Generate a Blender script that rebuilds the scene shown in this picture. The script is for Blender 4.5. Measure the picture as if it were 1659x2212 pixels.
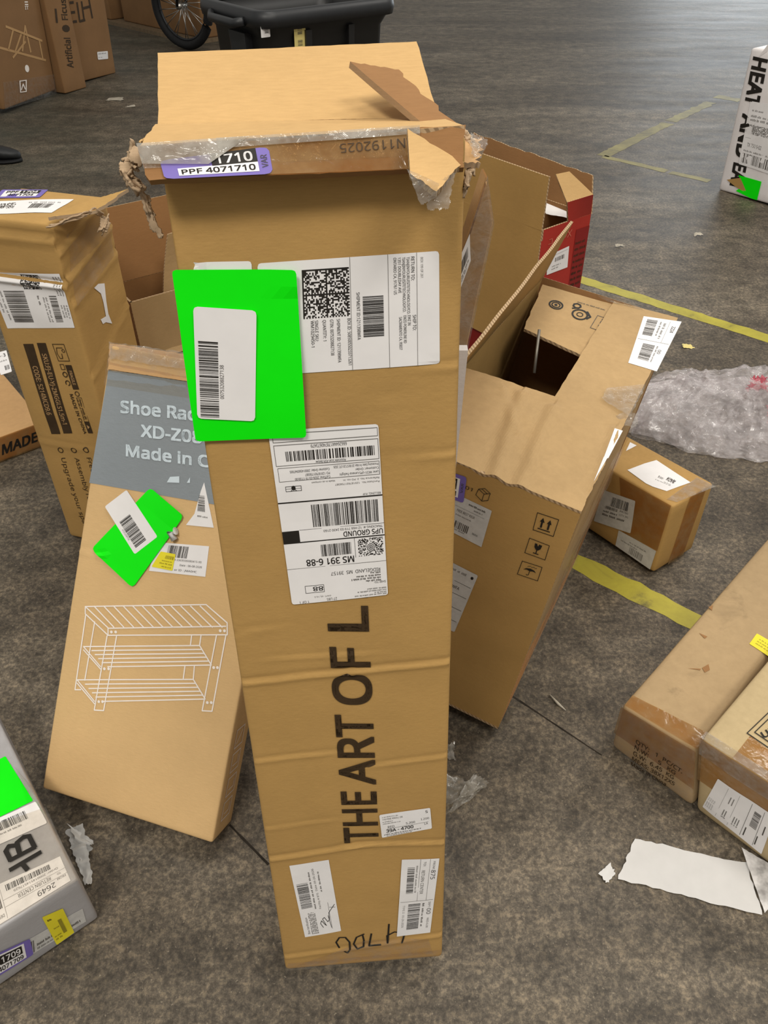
import bpy, bmesh, math, os, random
from mathutils import Vector, Matrix, noise

for o in list(bpy.data.objects):
    bpy.data.objects.remove(o, do_unlink=True)
SC = bpy.context.scene
COL = SC.collection
R = math.radians

# ------------------------------------------------------------------ camera, world, light, exposure
cam_data = bpy.data.cameras.new('camera')
cam_data.sensor_fit = 'VERTICAL'
cam_data.sensor_height = 24.0
cam_data.lens = 24.0 * 1660.0 / 2212.0
cam_data.clip_start = 0.02
cam = bpy.data.objects.new('camera', cam_data)
COL.objects.link(cam)
cam.location = (0, 0, 1.35)
cam.rotation_euler = (R(90 - 40.9), 0, 0)
SC.camera = cam

world = bpy.data.worlds.new('warehouse_air')
SC.world = world
world.use_nodes = True
bg = world.node_tree.nodes['Background']
bg.inputs[0].default_value = (1.0, 0.97, 0.90, 1)
bg.inputs[1].default_value = 0.40

SC.view_settings.view_transform = 'Standard'
SC.view_settings.look = 'None'
SC.view_settings.gamma = 1
SC.view_settings.use_curve_mapping = False
SC.view_settings.exposure = 0.0

def lamp(name, loc, size, power, color, target):
    d = bpy.data.lights.new(name, 'AREA')
    d.shape = 'RECTANGLE'; d.size, d.size_y = size
    d.energy = power; d.color = color
    o = bpy.data.objects.new(name, d); COL.objects.link(o)
    o.location = loc
    o.rotation_euler = (Vector(target) - Vector(loc)).to_track_quat('-Z', 'Y').to_euler()
    return o
# high-bay ceiling lamps in rows, one added for the white box, and the daylight of a dock door far to the right
lamp('ceiling_lamp', (2.3, 1.3, 5.6), (1.6, 0.8), 70, (1.0, 0.95, 0.86), (2.3, 1.3, 0))
lamp('ceiling_lamp', (-1.5, -1.7, 5.4), (1.8, 0.9), 165, (1.0, 0.95, 0.86), (-0.8, -0.2, 0))
lamp('ceiling_lamp', (2.2, -1.6, 5.4), (1.8, 0.9), 110, (1.0, 0.95, 0.86), (1.4, -0.2, 0))
lamp('ceiling_lamp', (4.6, 4.8, 5.6), (1.6, 0.8), 110, (1.0, 0.96, 0.90), (4.6, 4.8, 0))
lamp('ceiling_lamp', (0.3, 2.9, 5.6), (1.6, 0.8), 55, (1.0, 0.96, 0.90), (0.9, 3.4, 0))  # added to brighten the front of the white box
lamp('dock_door_daylight', (6.5, 15.0, 2.2), (4.0, 3.6), 230, (0.86, 0.94, 1.0), (2.0, 5.0, 0))

# ------------------------------------------------------------------ materials
MATS = {}
def _mat(name):
    m = bpy.data.materials.new(name); m.use_nodes = True
    MATS[name] = m
    nt = m.node_tree
    return m, nt, nt.nodes['Principled BSDF']
def _noise(nt, scale, detail=4, rough=0.6, vec=None, dist=0.0):
    n = nt.nodes.new('ShaderNodeTexNoise')
    n.inputs['Scale'].default_value = scale; n.inputs['Detail'].default_value = detail
    n.inputs['Roughness'].default_value = rough; n.inputs['Distortion'].default_value = dist
    if vec is not None: nt.links.new(vec, n.inputs['Vector'])
    return n.outputs['Fac']
def _coord(nt, scale=(1, 1, 1), out='Object'):
    t = nt.nodes.new('ShaderNodeTexCoord'); mp = nt.nodes.new('ShaderNodeMapping')
    mp.inputs['Scale'].default_value = scale
    nt.links.new(t.outputs[out], mp.inputs['Vector'])
    return mp.outputs['Vector']
def _ramp(nt, fac, stops):
    r = nt.nodes.new('ShaderNodeValToRGB')
    e = r.color_ramp.elements
    while len(e) < len(stops): e.new(0.5)
    for k, (p, c) in zip(e, stops):
        k.position = p; k.color = (c[0], c[1], c[2], 1)
    nt.links.new(fac, r.inputs['Fac'])
    return r.outputs['Color']
def _mix(nt, fac, a, b, mode='MIX'):
    n = nt.nodes.new('ShaderNodeMix'); n.data_type = 'RGBA'; n.blend_type = mode
    for sock, v in ((n.inputs[0], fac), (n.inputs[6], a), (n.inputs[7], b)):
        if hasattr(v, 'is_linked') or hasattr(v, 'links'): nt.links.new(v, sock)
        elif isinstance(v, (int, float)): sock.default_value = v
        else: sock.default_value = (v[0], v[1], v[2], 1)
    return n.outputs[2]
def _bump(nt, bsdf, h, strength, dist):
    b = nt.nodes.new('ShaderNodeBump')
    b.inputs['Strength'].default_value = strength; b.inputs['Distance'].default_value = dist
    nt.links.new(h, b.inputs['Height']); nt.links.new(b.outputs['Normal'], bsdf.inputs['Normal'])
def mul(c, k): return tuple(min(1, x * k) for x in c)

def cardboard(name, c, var=0.12, stain=0.0, rough=0.78, spec=0.25, flute=True):
    m, nt, b = _mat(name)
    v = _coord(nt)
    big = _noise(nt, 5.0, 5, 0.6, v)
    col = _ramp(nt, big, [(0.25, mul(c, 1 - var)), (0.75, mul(c, 1 + var))])
    fib = _noise(nt, 1.0, 3, 0.7, _coord(nt, (60, 60, 700)))
    col = _mix(nt, 0.5, col, _ramp(nt, fib, [(0.3, (0.80, 0.79, 0.77)), (0.7, (1.0, 1.0, 1.0))]), 'MULTIPLY')
    if stain:
        st = _noise(nt, 9.0, 6, 0.7, v, 0.6)
        f = _ramp(nt, st, [(0.60, (0, 0, 0)), (0.72, (stain, stain, stain))])
        col = _mix(nt, f, col, mul(c, 0.45))
    nt.links.new(col, b.inputs['Base Color'])
    b.inputs['Roughness'].default_value = rough
    b.inputs['Specular IOR Level'].default_value = spec
    _bump(nt, b, _noise(nt, 160, 4, 0.7, v), 0.18, 0.002)
    return m
def plain(name, c, rough=0.6, spec=0.4, var=0.06, bump=0.0, scale=30, metal=0.0):
    m, nt, b = _mat(name)
    v = _coord(nt)
    col = _ramp(nt, _noise(nt, scale, 3, 0.6, v), [(0.3, mul(c, 1 - var)), (0.7, mul(c, 1 + var))])
    nt.links.new(col, b.inputs['Base Color'])
    b.inputs['Roughness'].default_value = rough
    b.inputs['Specular IOR Level'].default_value = spec
    b.inputs['Metallic'].default_value = metal
    if bump: _bump(nt, b, _noise(nt, scale * 2, 4, 0.6, v), bump, 0.004)
    return m
def film(name, tint, body, fac, rough=0.12, bump=0.5, scale=40, bdist=0.004):
    """thin plastic: mostly see-through, the rest a glossy skin"""
    m, nt, b = _mat(name)
    b.inputs['Base Color'].default_value = (*body, 1)
    b.inputs['Roughness'].default_value = rough
    b.inputs['Specular IOR Level'].default_value = 0.9
    v = _coord(nt)
    _bump(nt, b, _noise(nt, scale, 3, 0.5, v, 1.5), bump, bdist)
    tr = nt.nodes.new('ShaderNodeBsdfTransparent'); tr.inputs['Color'].default_value = (*tint, 1)
    mx = nt.nodes.new('ShaderNodeMixShader')
    f = _ramp(nt, _noise(nt, scale * 0.8, 3, 0.6, v), [(0.35, (fac * 0.5,) * 3), (0.7, (fac * 1.5,) * 3)])
    nt.links.new(f, mx.inputs['Fac'])
    nt.links.new(tr.outputs[0], mx.inputs[1]); nt.links.new(b.outputs[0], mx.inputs[2])
    out = [n for n in nt.nodes if n.type == 'OUTPUT_MATERIAL'][0]
    nt.links.new(mx.outputs[0], out.inputs['Surface'])
    return m

KRAFT = (0.45, 0.270, 0.090)
cardboard('kraft', KRAFT, 0.10)
cardboard('kraft_pale', (0.50, 0.30, 0.135), 0.09)
cardboard('kraft_tan', (0.46, 0.305, 0.145), 0.10)
cardboard('kraft_light', (0.66, 0.44, 0.21), 0.08)
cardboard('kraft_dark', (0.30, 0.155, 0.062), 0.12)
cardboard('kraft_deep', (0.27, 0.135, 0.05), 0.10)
cardboard('kraft_inner', (0.565, 0.36, 0.155), 0.06)
cardboard('kraft_worn', (0.41, 0.29, 0.158), 0.12, 0.5)
cardboard('kraft_edge', (0.46, 0.32, 0.19), 0.30)
def fluted_edge():
    m = MATS['kraft_edge']; nt = m.node_tree; b = nt.nodes['Principled BSDF']
    w = nt.nodes.new('ShaderNodeTexWave'); w.bands_direction = 'DIAGONAL'; w.inputs['Scale'].default_value = 68; w.inputs['Distortion'].default_value = 1.5
    nt.links.new(_coord(nt), w.inputs['Vector'])
    nt.links.new(_ramp(nt, w.outputs['Fac'], [(0.25, (0.26, 0.17, 0.09)), (0.6, (0.48, 0.335, 0.195))]), b.inputs['Base Color'])
fluted_edge()
cardboard('kraft_sand', (0.50, 0.385, 0.215), 0.10)
cardboard('torn_fibre', (0.42, 0.30, 0.19), 0.35)
cardboard('kraft_shaded', (0.25, 0.135, 0.058), 0.10)  # kraft darkened to carry the weak light on the far boxes
cardboard('kraft_black', (0.06, 0.03, 0.012), 0.10)
cardboard('grey_print', (0.245, 0.275, 0.30), 0.06, 0, 0.5, 0.4)
cardboard('grey_carton', (0.40, 0.39, 0.40), 0.10, 0, 0.42, 0.5)
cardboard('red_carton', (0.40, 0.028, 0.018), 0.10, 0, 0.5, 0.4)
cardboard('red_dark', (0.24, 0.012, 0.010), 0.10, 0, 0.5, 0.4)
cardboard('white_carton', (0.84, 0.80, 0.80), 0.05, 0.12, 0.5, 0.4)
plain('paper', (0.80, 0.78, 0.78), 0.55, 0.3, 0.025)
plain('floor_paper', (0.60, 0.59, 0.58), 0.55, 0.3, 0.03)
plain('paper_grey', (0.56, 0.55, 0.53), 0.55, 0.3, 0.10, scale=60)
plain('ink', (0.016, 0.013, 0.010), 0.6, 0.3, 0.2)
plain('ink_soft', (0.075, 0.066, 0.056), 0.6, 0.3, 0.2)
plain('ink_grey', (0.22, 0.21, 0.20), 0.6, 0.3, 0.2)
plain('ink_brown', (0.045, 0.026, 0.011), 0.65, 0.3, 0.2)
plain('ink_pale', (0.84, 0.77, 0.71), 0.6, 0.3, 0.05)
plain('ink_blue', (0.60, 0.69, 0.75), 0.6, 0.3, 0.05)
plain('ink_red', (0.55, 0.14, 0.09), 0.6, 0.3, 0.05)
plain('ink_bluegrey', (0.13, 0.19, 0.27), 0.6, 0.3, 0.05)
plain('fluorescent_green', (0.0, 0.86, 0.0), 0.5, 0.25, 0.02)
plain('purple', (0.17, 0.125, 0.43), 0.5, 0.4, 0.04)
plain('sticker_yellow', (0.78, 0.68, 0.03), 0.5, 0.3, 0.05)
plain('sticker_cream', (0.72, 0.60, 0.22), 0.5, 0.3, 0.05)
plain('ink_olive', (0.30, 0.25, 0.02), 0.6, 0.3, 0.1)
plain('black_plastic', (0.008, 0.008, 0.008), 0.45, 0.5, 0.2, 0.1, 12)
plain('black_rubber', (0.010, 0.010, 0.011), 0.7, 0.3, 0.2)
plain('shade_black', (0.006, 0.006, 0.006), 0.9, 0.1, 0.2)
plain('grey_plastic', (0.013, 0.014, 0.016), 0.45, 0.5, 0.1)
plain('steel', (0.45, 0.43, 0.40), 0.35, 0.5, 0.05, metal=1.0)
plain('rod_metal', (0.22, 0.20, 0.17), 0.45, 0.5, 0.05, metal=0.6)
plain('shoe_leather', (0.016, 0.017, 0.018), 0.5, 0.4, 0.2, 0.2)
plain('wood', (0.34, 0.24, 0.13), 0.7, 0.3, 0.2)
plain('wood_shaded', (0.17, 0.12, 0.07), 0.7, 0.3, 0.2)  # darker copy of the wood, dimness of the far end in its colour
plain('dust', (0.42, 0.38, 0.31), 0.8, 0.2, 0.2)
plain('joint', (0.028, 0.023, 0.018), 0.9, 0.1, 0.3)
plain('scrap_grey', (0.46, 0.46, 0.45), 0.4, 0.5, 0.2)
film('clear_tape', (0.96, 0.93, 0.88), (0.42, 0.40, 0.37), 0.13, 0.10, 0.45, 55)
film('brown_tape', (0.80, 0.62, 0.40), (0.42, 0.26, 0.11), 0.34, 0.16, 0.30, 35)
film('wrinkled_film', (0.90, 0.88, 0.84), (0.48, 0.45, 0.41), 0.24, 0.12, 0.8, 60)
film('cloudy_film', (0.80, 0.78, 0.72), (0.50, 0.47, 0.42), 0.42, 0.16, 0.8, 45)
film('bag_film', (0.95, 0.94, 0.94), (0.82, 0.78, 0.79), 0.24, 0.10, 0.6, 30, 0.006)
film('bag_red', (0.9, 0.35, 0.40), (0.62, 0.05, 0.10), 0.5, 0.15, 0.6, 60)
film('thin_paper', (0.75, 0.73, 0.72), (0.66, 0.64, 0.63), 0.78, 0.5, 0.2, 40)

def floor_material():
    m, nt, b = _mat('stained_concrete')
    v = _coord(nt)
    v2 = _coord(nt, (0.45, 1.6, 1))
    wide = _noise(nt, 1.3, 6, 0.66, v2, 0.8)
    col = _ramp(nt, wide, [(0.30, (0.048, 0.038, 0.028)), (0.48, (0.088, 0.072, 0.053)), (0.68, (0.150, 0.126, 0.096))])
    mid = _noise(nt, 12.0, 7, 0.75, v, 0.2)
    col = _mix(nt, 0.85, col, _ramp(nt, mid, [(0.36, (0.46, 0.44, 0.41)), (0.50, (0.98, 0.97, 0.95)), (0.63, (1.55, 1.51, 1.44))]), 'MULTIPLY')
    fine = _noise(nt, 95.0, 5, 0.8, v, 0.15)
    col = _mix(nt, 0.9, col, _ramp(nt, fine, [(0.40, (0.50, 0.48, 0.45)), (0.51, (1.0, 1.0, 1.0)), (0.61, (1.85, 1.80, 1.66))]), 'MULTIPLY')
    speck = _noise(nt, 170.0, 2, 0.5, v)
    col = _mix(nt, _ramp(nt, speck, [(0.66, (0, 0, 0)), (0.72, (0.6, 0.6, 0.6))]), col, (0.27, 0.225, 0.165))
    # dark green tone, stronger towards the left and broken up by noise
    t = nt.nodes.new('ShaderNodeTexCoord')
    sep = nt.nodes.new('ShaderNodeSeparateXYZ'); nt.links.new(t.outputs['Object'], sep.inputs[0])
    ma = nt.nodes.new('ShaderNodeMath'); ma.operation = 'MULTIPLY_ADD'
    nt.links.new(sep.outputs['X'], ma.inputs[0]); ma.inputs[1].default_value = -0.45; ma.inputs[2].default_value = -0.35
    mb = nt.nodes.new('ShaderNodeMath'); mb.operation = 'ADD'; mb.use_clamp = True
    gn = nt.nodes.new('ShaderNodeMath'); gn.operation = 'MULTIPLY_ADD'
    nt.links.new(_noise(nt, 1.4, 4, 0.6, v), gn.inputs[0]); gn.inputs[1].default_value = 2.2; gn.inputs[2].default_value = -1.3
    nt.links.new(ma.outputs[0], mb.inputs[0]); nt.links.new(gn.outputs[0], mb.inputs[1])
    mc = nt.nodes.new('ShaderNodeMath'); mc.operation = 'MULTIPLY'; mc.inputs[1].default_value = 0.75
    nt.links.new(mb.outputs[0], mc.inputs[0])
    col = _mix(nt, mc.outputs[0], col, (0.030, 0.040, 0.030))
    nt.links.new(col, b.inputs['Base Color'])
    rr = nt.nodes.new('ShaderNodeMapRange')
    rr.inputs['To Min'].default_value = 0.44; rr.inputs['To Max'].default_value = 0.70
    nt.links.new(_noise(nt, 2.2, 5, 0.6, v2), rr.inputs['Value']); nt.links.new(rr.outputs[0], b.inputs['Roughness'])
    b.inputs['Specular IOR Level'].default_value = 0.42
    _bump(nt, b, fine, 0.12, 0.004)
    return m
floor_material()
def paint_material():
    m, nt, b = _mat('worn_yellow_paint')
    v = _coord(nt)
    n = _noise(nt, 7.0, 6, 0.7, v, 0.5)
    col = _ramp(nt, n, [(0.28, (0.11, 0.095, 0.03)), (0.42, (0.36, 0.31, 0.035)), (0.75, (0.50, 0.44, 0.045))])
    nt.links.new(col, b.inputs['Base Color']); b.inputs['Roughness'].default_value = 0.55
    m2, nt, b = _mat('faded_yellow_paint')
    v = _coord(nt)
    col = _ramp(nt, _noise(nt, 6.0, 6, 0.7, v, 0.5), [(0.30, (0.12, 0.10, 0.05)), (0.6, (0.27, 0.235, 0.085))])
    nt.links.new(col, b.inputs['Base Color']); b.inputs['Roughness'].default_value = 0.6
paint_material()

# ------------------------------------------------------------------ building tools
def link(name, me, parent=None, label=None):
    o = bpy.data.objects.new(name, me); COL.objects.link(o)
    if parent is not None: o.parent = parent
    if label: o['label'] = label
    return o
def tag(o, label, cat, group=None):
    o['label'] = label; o['category'] = cat
    if group: o['group'] = group
    return o
def empty(name, label, cat, loc, rot=(0, 0, 0), group=None):
    o = bpy.data.objects.new(name, None); COL.objects.link(o)
    o.empty_display_size = 0.05
    o.location = loc
    if isinstance(rot, Matrix): o.rotation_euler = rot.to_euler()
    else: o.rotation_euler = rot
    return tag(o, label, cat, group)
def mesh_from(name, V, F, mats, mi=None, parent=None, smooth=False, label=None):
    me = bpy.data.meshes.new(name)
    me.from_pydata([tuple(v) for v in V], [], F)
    for m in mats: me.materials.append(MATS[m])
    if mi: me.polygons.foreach_set('material_index', mi)
    if smooth: me.polygons.foreach_set('use_smooth', [True] * len(me.polygons))
    me.update()
    return link(name, me, parent, label)
def fbm(p, seed): return noise.noise(Vector(p) + Vector((seed * 7.13, seed * 3.7, seed * 1.9)))
def euler_zxy(ypr):
    y, p, r = ypr
    return Matrix.Rotation(R(y), 3, 'Z') @ Matrix.Rotation(R(p), 3, 'X') @ Matrix.Rotation(R(r), 3, 'Y')

class Quad:
    """a bilinear four-cornered surface in the local space of its thing; P(s,t,off)"""
    def __init__(s, q, amp=0.0, seed=0, creases=()):
        s.q = [Vector(v) for v in q]; s.amp = amp; s.seed = seed; s.creases = creases
        s.W = (s.q[1] - s.q[0]).length; s.H = (s.q[3] - s.q[0]).length
        s.n = (s.q[1] - s.q[0]).cross(s.q[3] - s.q[0]).normalized()
    def P(s, u, v, o=0.0):
        a, b, c, d = s.q
        p = a * (1-u) * (1-v) + b * u * (1-v) + c * u * v + d * (1-u) * v
        return p + s.n * (o + s.disp(u, v))
    def disp(s, u, v):
        d = s.amp * fbm((u * s.W * 9, v * s.H * 9, 0), s.seed) if s.amp else 0.0
        for (u0, v0, u1, v1, w, h) in s.creases:
            ax, ay, bx, by = u0 * s.W, v0 * s.H, u1 * s.W, v1 * s.H
            px, py = u * s.W - ax, v * s.H - ay
            L2 = (bx-ax)**2 + (by-ay)**2
            k = max(0, min(1, (px * (bx-ax) + py * (by-ay)) / L2))
            r = math.hypot(px - k * (bx-ax), py - k * (by-ay)) * (1 if (py * (bx-ax) - px * (by-ay)) > 0 else -1)
            r += 0.003 * fbm((k * 5, u0 * 9, 1), s.seed)
            d += h * (math.exp(-(r / w)**2) - 0.7 * math.exp(-((r - 1.6 * w) / w)**2))
        return d

FACE = {'front': ((0,0,0),(1,0,0),(0,0,1)), 'right': ((1,0,0),(1,1,0),(1,0,1)), 'left': ((0,1,0),(0,0,0),(0,1,1)),
        'top': ((0,0,1),(1,0,1),(0,1,1)), 'back': ((1,1,0),(0,1,0),(1,1,1)), 'bottom': ((0,1,0),(1,1,0),(0,0,0))}
class Flat:
    """a carton face without its dents, for stiff cards"""
    def __init__(s, f): s.f = f
    def P(s, u, v, off=0.0):
        p = s.f.o + s.f.du * u + s.f.dv * v
        return s.f.c.hexa(*p) + s.f.n * off
class Carton:
    def __init__(s, name, label, pos, ypr, dims, seed=1, amp=0.0015, off=None, creases=None, cat='box', group=None):
        s.dims = Vector(dims); s.seed = seed; s.amp = amp; s.creases = creases or {}
        s.off = {k: Vector(v) for k, v in (off or {}).items()}
        s.root = empty(name, label, cat, pos, euler_zxy(ypr), group)
    def hexa(s, a, b, c):
        p = Vector((a * s.dims.x, b * s.dims.y, c * s.dims.z))
        for (i, j, k), d in s.off.items():
            p = p + d * ((a if i else 1-a) * (b if j else 1-b) * (c if k else 1-c))
        return p
    def disp(s, face, u, v, W, H):
        d = 0.0
        e = min(u * W, (1-u) * W, v * H, (1-v) * H)
        f = max(0.0, min(1.0, e / 0.03))
        d += s.amp * f * (fbm((u * W * 7, v * H * 7, 3.1), s.seed) + 0.5 * fbm((u * W * 19, v * H * 19, 8.3), s.seed))
        for (u0, v0, u1, v1, w, h) in s.creases.get(face, ()):
            ax, ay, bx, by = u0 * W, v0 * H, u1 * W, v1 * H
            px, py = u * W, v * H
            L2 = (bx-ax)**2 + (by-ay)**2
            k = ((px-ax) * (bx-ax) + (py-ay) * (by-ay)) / L2
            kk = max(0, min(1, k))
            wob = 0.0015 * fbm((k * 6, u0 * 9, v0 * 9), s.seed)
            dx, dy = px - ax - kk * (bx-ax), py - ay - kk * (by-ay)
            r = math.hypot(dx, dy) * (1 if (dx * -(by-ay) + dy * (bx-ax)) > 0 else -1) + wob
            d += h * (math.exp(-(r / w)**2) - 0.7 * math.exp(-((r - 1.6 * w) / w)**2))
        return d
    def face(s, name): return CartonFace(s, name)
    def body(s, mat, r=0.004, step=0.03, zstep=None, name='carton_body', mats=None):
        w, d, h = s.dims
        def lines(L, st):
            n = max(1, round((L - 2*r) / st))
            return [0, r * 0.3] + [r + (L - 2*r) * i / n for i in range(n + 1)] + [L - r * 0.3, L]
        A, B, C_ = lines(w, step), lines(d, step), lines(h, zstep or step)
        idx = {}; V = []; F = []
        na, nb, nc = len(A) - 1, len(B) - 1, len(C_) - 1
        FN = {k: s.face(k) for k in FACE}
        def vert(i, j, k):
            key = (i, j, k)
            if key in idx: return idx[key]
            p = Vector((A[i], B[j], C_[k]))
            c = Vector((min(max(p.x, r), w-r), min(max(p.y, r), d-r), min(max(p.z, r), h-r)))
            q = p - c
            if q.length > 1e-9: p = c + q.normalized() * r
            a, b, cc = p.x / w, p.y / d, p.z / h
            P = s.hexa(a, b, cc)
            if j == 0: P = P + FN['front'].n * s.disp('front', a, cc, w, h)
            if j == nb: P = P + FN['back'].n * s.disp('back', 1-a, cc, w, h)
            if i == 0: P = P + FN['left'].n * s.disp('left', 1-b, cc, d, h)
            if i == na: P = P + FN['right'].n * s.disp('right', b, cc, d, h)
            if k == nc: P = P + FN['top'].n * s.disp('top', a, b, w, d)
            idx[key] = len(V); V.append(P)
            return idx[key]
        for i in range(na):
            for k in range(nc):
                F.append([vert(i,0,k), vert(i+1,0,k), vert(i+1,0,k+1), vert(i,0,k+1)])
                F.append([vert(i+1,nb,k), vert(i,nb,k), vert(i,nb,k+1), vert(i+1,nb,k+1)])
        for j in range(nb):
            for k in range(nc):
                F.append([vert(na,j,k), vert(na,j+1,k), vert(na,j+1,k+1), vert(na,j,k+1)])
                F.append([vert(0,j+1,k), vert(0,j,k), vert(0,j,k+1), vert(0,j+1,k+1)])
        for i in range(na):
            for j in range(nb):
                F.append([vert(i,j,nc), vert(i+1,j,nc), vert(i+1,j+1,nc), vert(i,j+1,nc)])
                F.append([vert(i,j+1,0), vert(i+1,j+1,0), vert(i+1,j,0), vert(i,j,0)])
        return mesh_from(name, V, F, [mat], None, s.root, True)
class CartonFace:
    def __init__(s, c, name):
        s.c = c; s.name = name
        o, u, v = [Vector(k) for k in FACE[name]]
        s.o, s.du, s.dv = o, u - o, v - o
        s.W = abs(s.du.dot(c.dims)); s.H = abs(s.dv.dot(c.dims))
        h = c.hexa
        a, b, t = h(*o), h(*u), h(*v)
        s.n = (b - a).cross(t - a).normalized()
    def P(s, u, v, off=0.0):
        p = s.o + s.du * u + s.dv * v
        return s.c.hexa(*p) + s.n * (off + s.c.disp(s.name, u, v, s.W, s.H))

def panel(name, q, parent, out='kraft', inn='kraft_inner', edge='kraft_edge', th=0.005, amp=0.001, seed=1, nx=12, ny=12, rag=(0,0,0,0), label=None, curve=0.0, creases=()):
    """corrugated sheet with two faces and a fluted rim; q = BL,BR,TR,TL seen from its out side; rag = raggedness of bottom,right,top,left"""
    S = Quad(q, amp, seed, creases)
    def uv(i, j):
        u, v = i / nx, j / ny
        rb, rr, rt, rl = rag
        w = lambda k, t: fbm((t * 14, k, 0.3), seed) + 0.6 * fbm((t * 37, k, 5.3), seed)
        u2 = u + (rl * (1-u) * w(1, v) + rr * u * w(2, v)) / S.W
        v2 = v + (rb * (1-v) * w(3, u) + rt * v * w(4, u)) / S.H
        return u2, v2
    V, F, mi = [], [], []
    for side in (0, 1):
        for j in range(ny + 1):
            for i in range(nx + 1):
                u, v = uv(i, j)
                V.append(S.P(u, v, (-th if side else 0.0) + curve * 4 * v * (1 - v) if curve else (-th if side else 0.0)))
    N = (nx + 1) * (ny + 1)
    g = lambda i, j, k: k * N + j * (nx + 1) + i
    for j in range(ny):
        for i in range(nx):
            F.append([g(i,j,0), g(i+1,j,0), g(i+1,j+1,0), g(i,j+1,0)]); mi.append(0)
            F.append([g(i,j,1), g(i,j+1,1), g(i+1,j+1,1), g(i+1,j,1)]); mi.append(1)
    for i in range(nx):
        F.append([g(i,0,0), g(i,0,1), g(i+1,0,1), g(i+1,0,0)]); mi.append(2)
        F.append([g(i,ny,0), g(i+1,ny,0), g(i+1,ny,1), g(i,ny,1)]); mi.append(2)
    for j in range(ny):
        F.append([g(0,j,0), g(0,j+1,0), g(0,j+1,1), g(0,j,1)]); mi.append(2)
        F.append([g(nx,j,0), g(nx,j,1), g(nx,j+1,1), g(nx,j+1,0)]); mi.append(2)
    mesh_from(name, V, F, [out, inn, edge], mi, parent, False, label)
    return S
def sheet(name, q, parent, mat, amp=0.004, freq=30, seed=1, nx=14, ny=14, rag=0.004, th=0.0, label=None, smooth=True, ridge=False):
    """crumpled thin sheet between four corners"""
    S = Quad(q)
    V, F = [], []
    for j in range(ny + 1):
        for i in range(nx + 1):
            u, v = i / nx, j / ny
            if rag:
                if i in (0, nx): u += rag * fbm((v * 17, i, 2), seed) / S.W
                if j in (0, ny): v += rag * fbm((u * 17, j, 4), seed) / S.H
            x, y = u * S.W * freq, v * S.H * freq
            n = fbm((x, y, 0), seed) + 0.5 * fbm((x * 2.3, y * 2.3, 4), seed)
            if ridge: n = 0.6 - 2 * abs(n)
            sh = Vector((fbm((x, y, 9), seed), fbm((x, y, 15), seed), fbm((x, y, 21), seed))) * amp * 0.5
            V.append(S.P(u, v, amp * n) + sh)
    for j in range(ny):
        for i in range(nx):
            a = j * (nx + 1) + i
            F.append([a, a+1, a+nx+2, a+nx+1])
    o = mesh_from(name, V, F, [mat], None, parent, smooth, label)
    if th:
        md = o.modifiers.new('thick', 'SOLIDIFY'); md.thickness = th; md.offset = 0
    return o
def tube_mesh(pts, rad, n=8, closed=False):
    V, F = [], []
    pts = [Vector(p) for p in pts]
    m = len(pts)
    for k, p in enumerate(pts):
        a = pts[(k-1) % m] if (closed or k) else p
        b = pts[(k+1) % m] if (closed or k < m-1) else p
        t = (b - a).normalized()
        up = Vector((0, 0, 1)) if abs(t.z) < 0.9 else Vector((1, 0, 0))
        x = t.cross(up).normalized(); y = x.cross(t)
        r = rad[k] if isinstance(rad, (list, tuple)) else rad
        for i in range(n):
            an = 2 * math.pi * i / n
            V.append(p + x * math.cos(an) * r + y * math.sin(an) * r)
    for k in range(m if closed else m - 1):
        for i in range(n):
            a, b = k * n + i, k * n + (i+1) % n
            c, d = ((k+1) % m) * n + (i+1) % n, ((k+1) % m) * n + i
            F.append([a, b, c, d])
    if not closed:
        F.append(list(range(n))[::-1]); F.append([(m-1) * n + i for i in range(n)])
    return V, F

# ---- flat print and labels
_TXT = {}
try:
    SANS = bpy.data.fonts.load(os.path.join(bpy.utils.system_resource('DATAFILES'), 'fonts', 'NotoSansHebrew-Regular.woff2'))
except Exception:
    SANS = None
def text_geo(s, bold=0.0):
    k = (s, bold)
    if k not in _TXT:
        cu = bpy.data.curves.new('glyphs', 'FONT'); cu.body = s; cu.resolution_u = 4 if len(s) < 14 else 2; cu.offset = 0
        if SANS: cu.font = SANS
        ob = bpy.data.objects.new('glyphs', cu)
        me = bpy.data.meshes.new_from_object(ob)
        V = [(v.co.x, v.co.y) for v in me.vertices]; F = [list(p.vertices) for p in me.polygons]
        bpy.data.objects.remove(ob); bpy.data.meshes.remove(me); bpy.data.curves.remove(cu)
        _TXT[k] = (V, F)
        if bold:
            b = bold * 0.8; V0, F0, n = V, F, len(V); V, F = [], []
            for q in range(8):
                dx, dy = ((b,b),(b,-b),(-b,b),(-b,-b),(b,0),(-b,0),(0,b),(0,-b))[q]
                V += [(x + dx, y + dy) for x, y in V0]; F += [[i + q * n for i in f] for f in F0]
            _TXT[k] = (V, F)
    return _TXT[k]
def cap_height(bold=0.0):
    V, _ = text_geo('H', bold)
    return max(v[1] for v in V)

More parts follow.
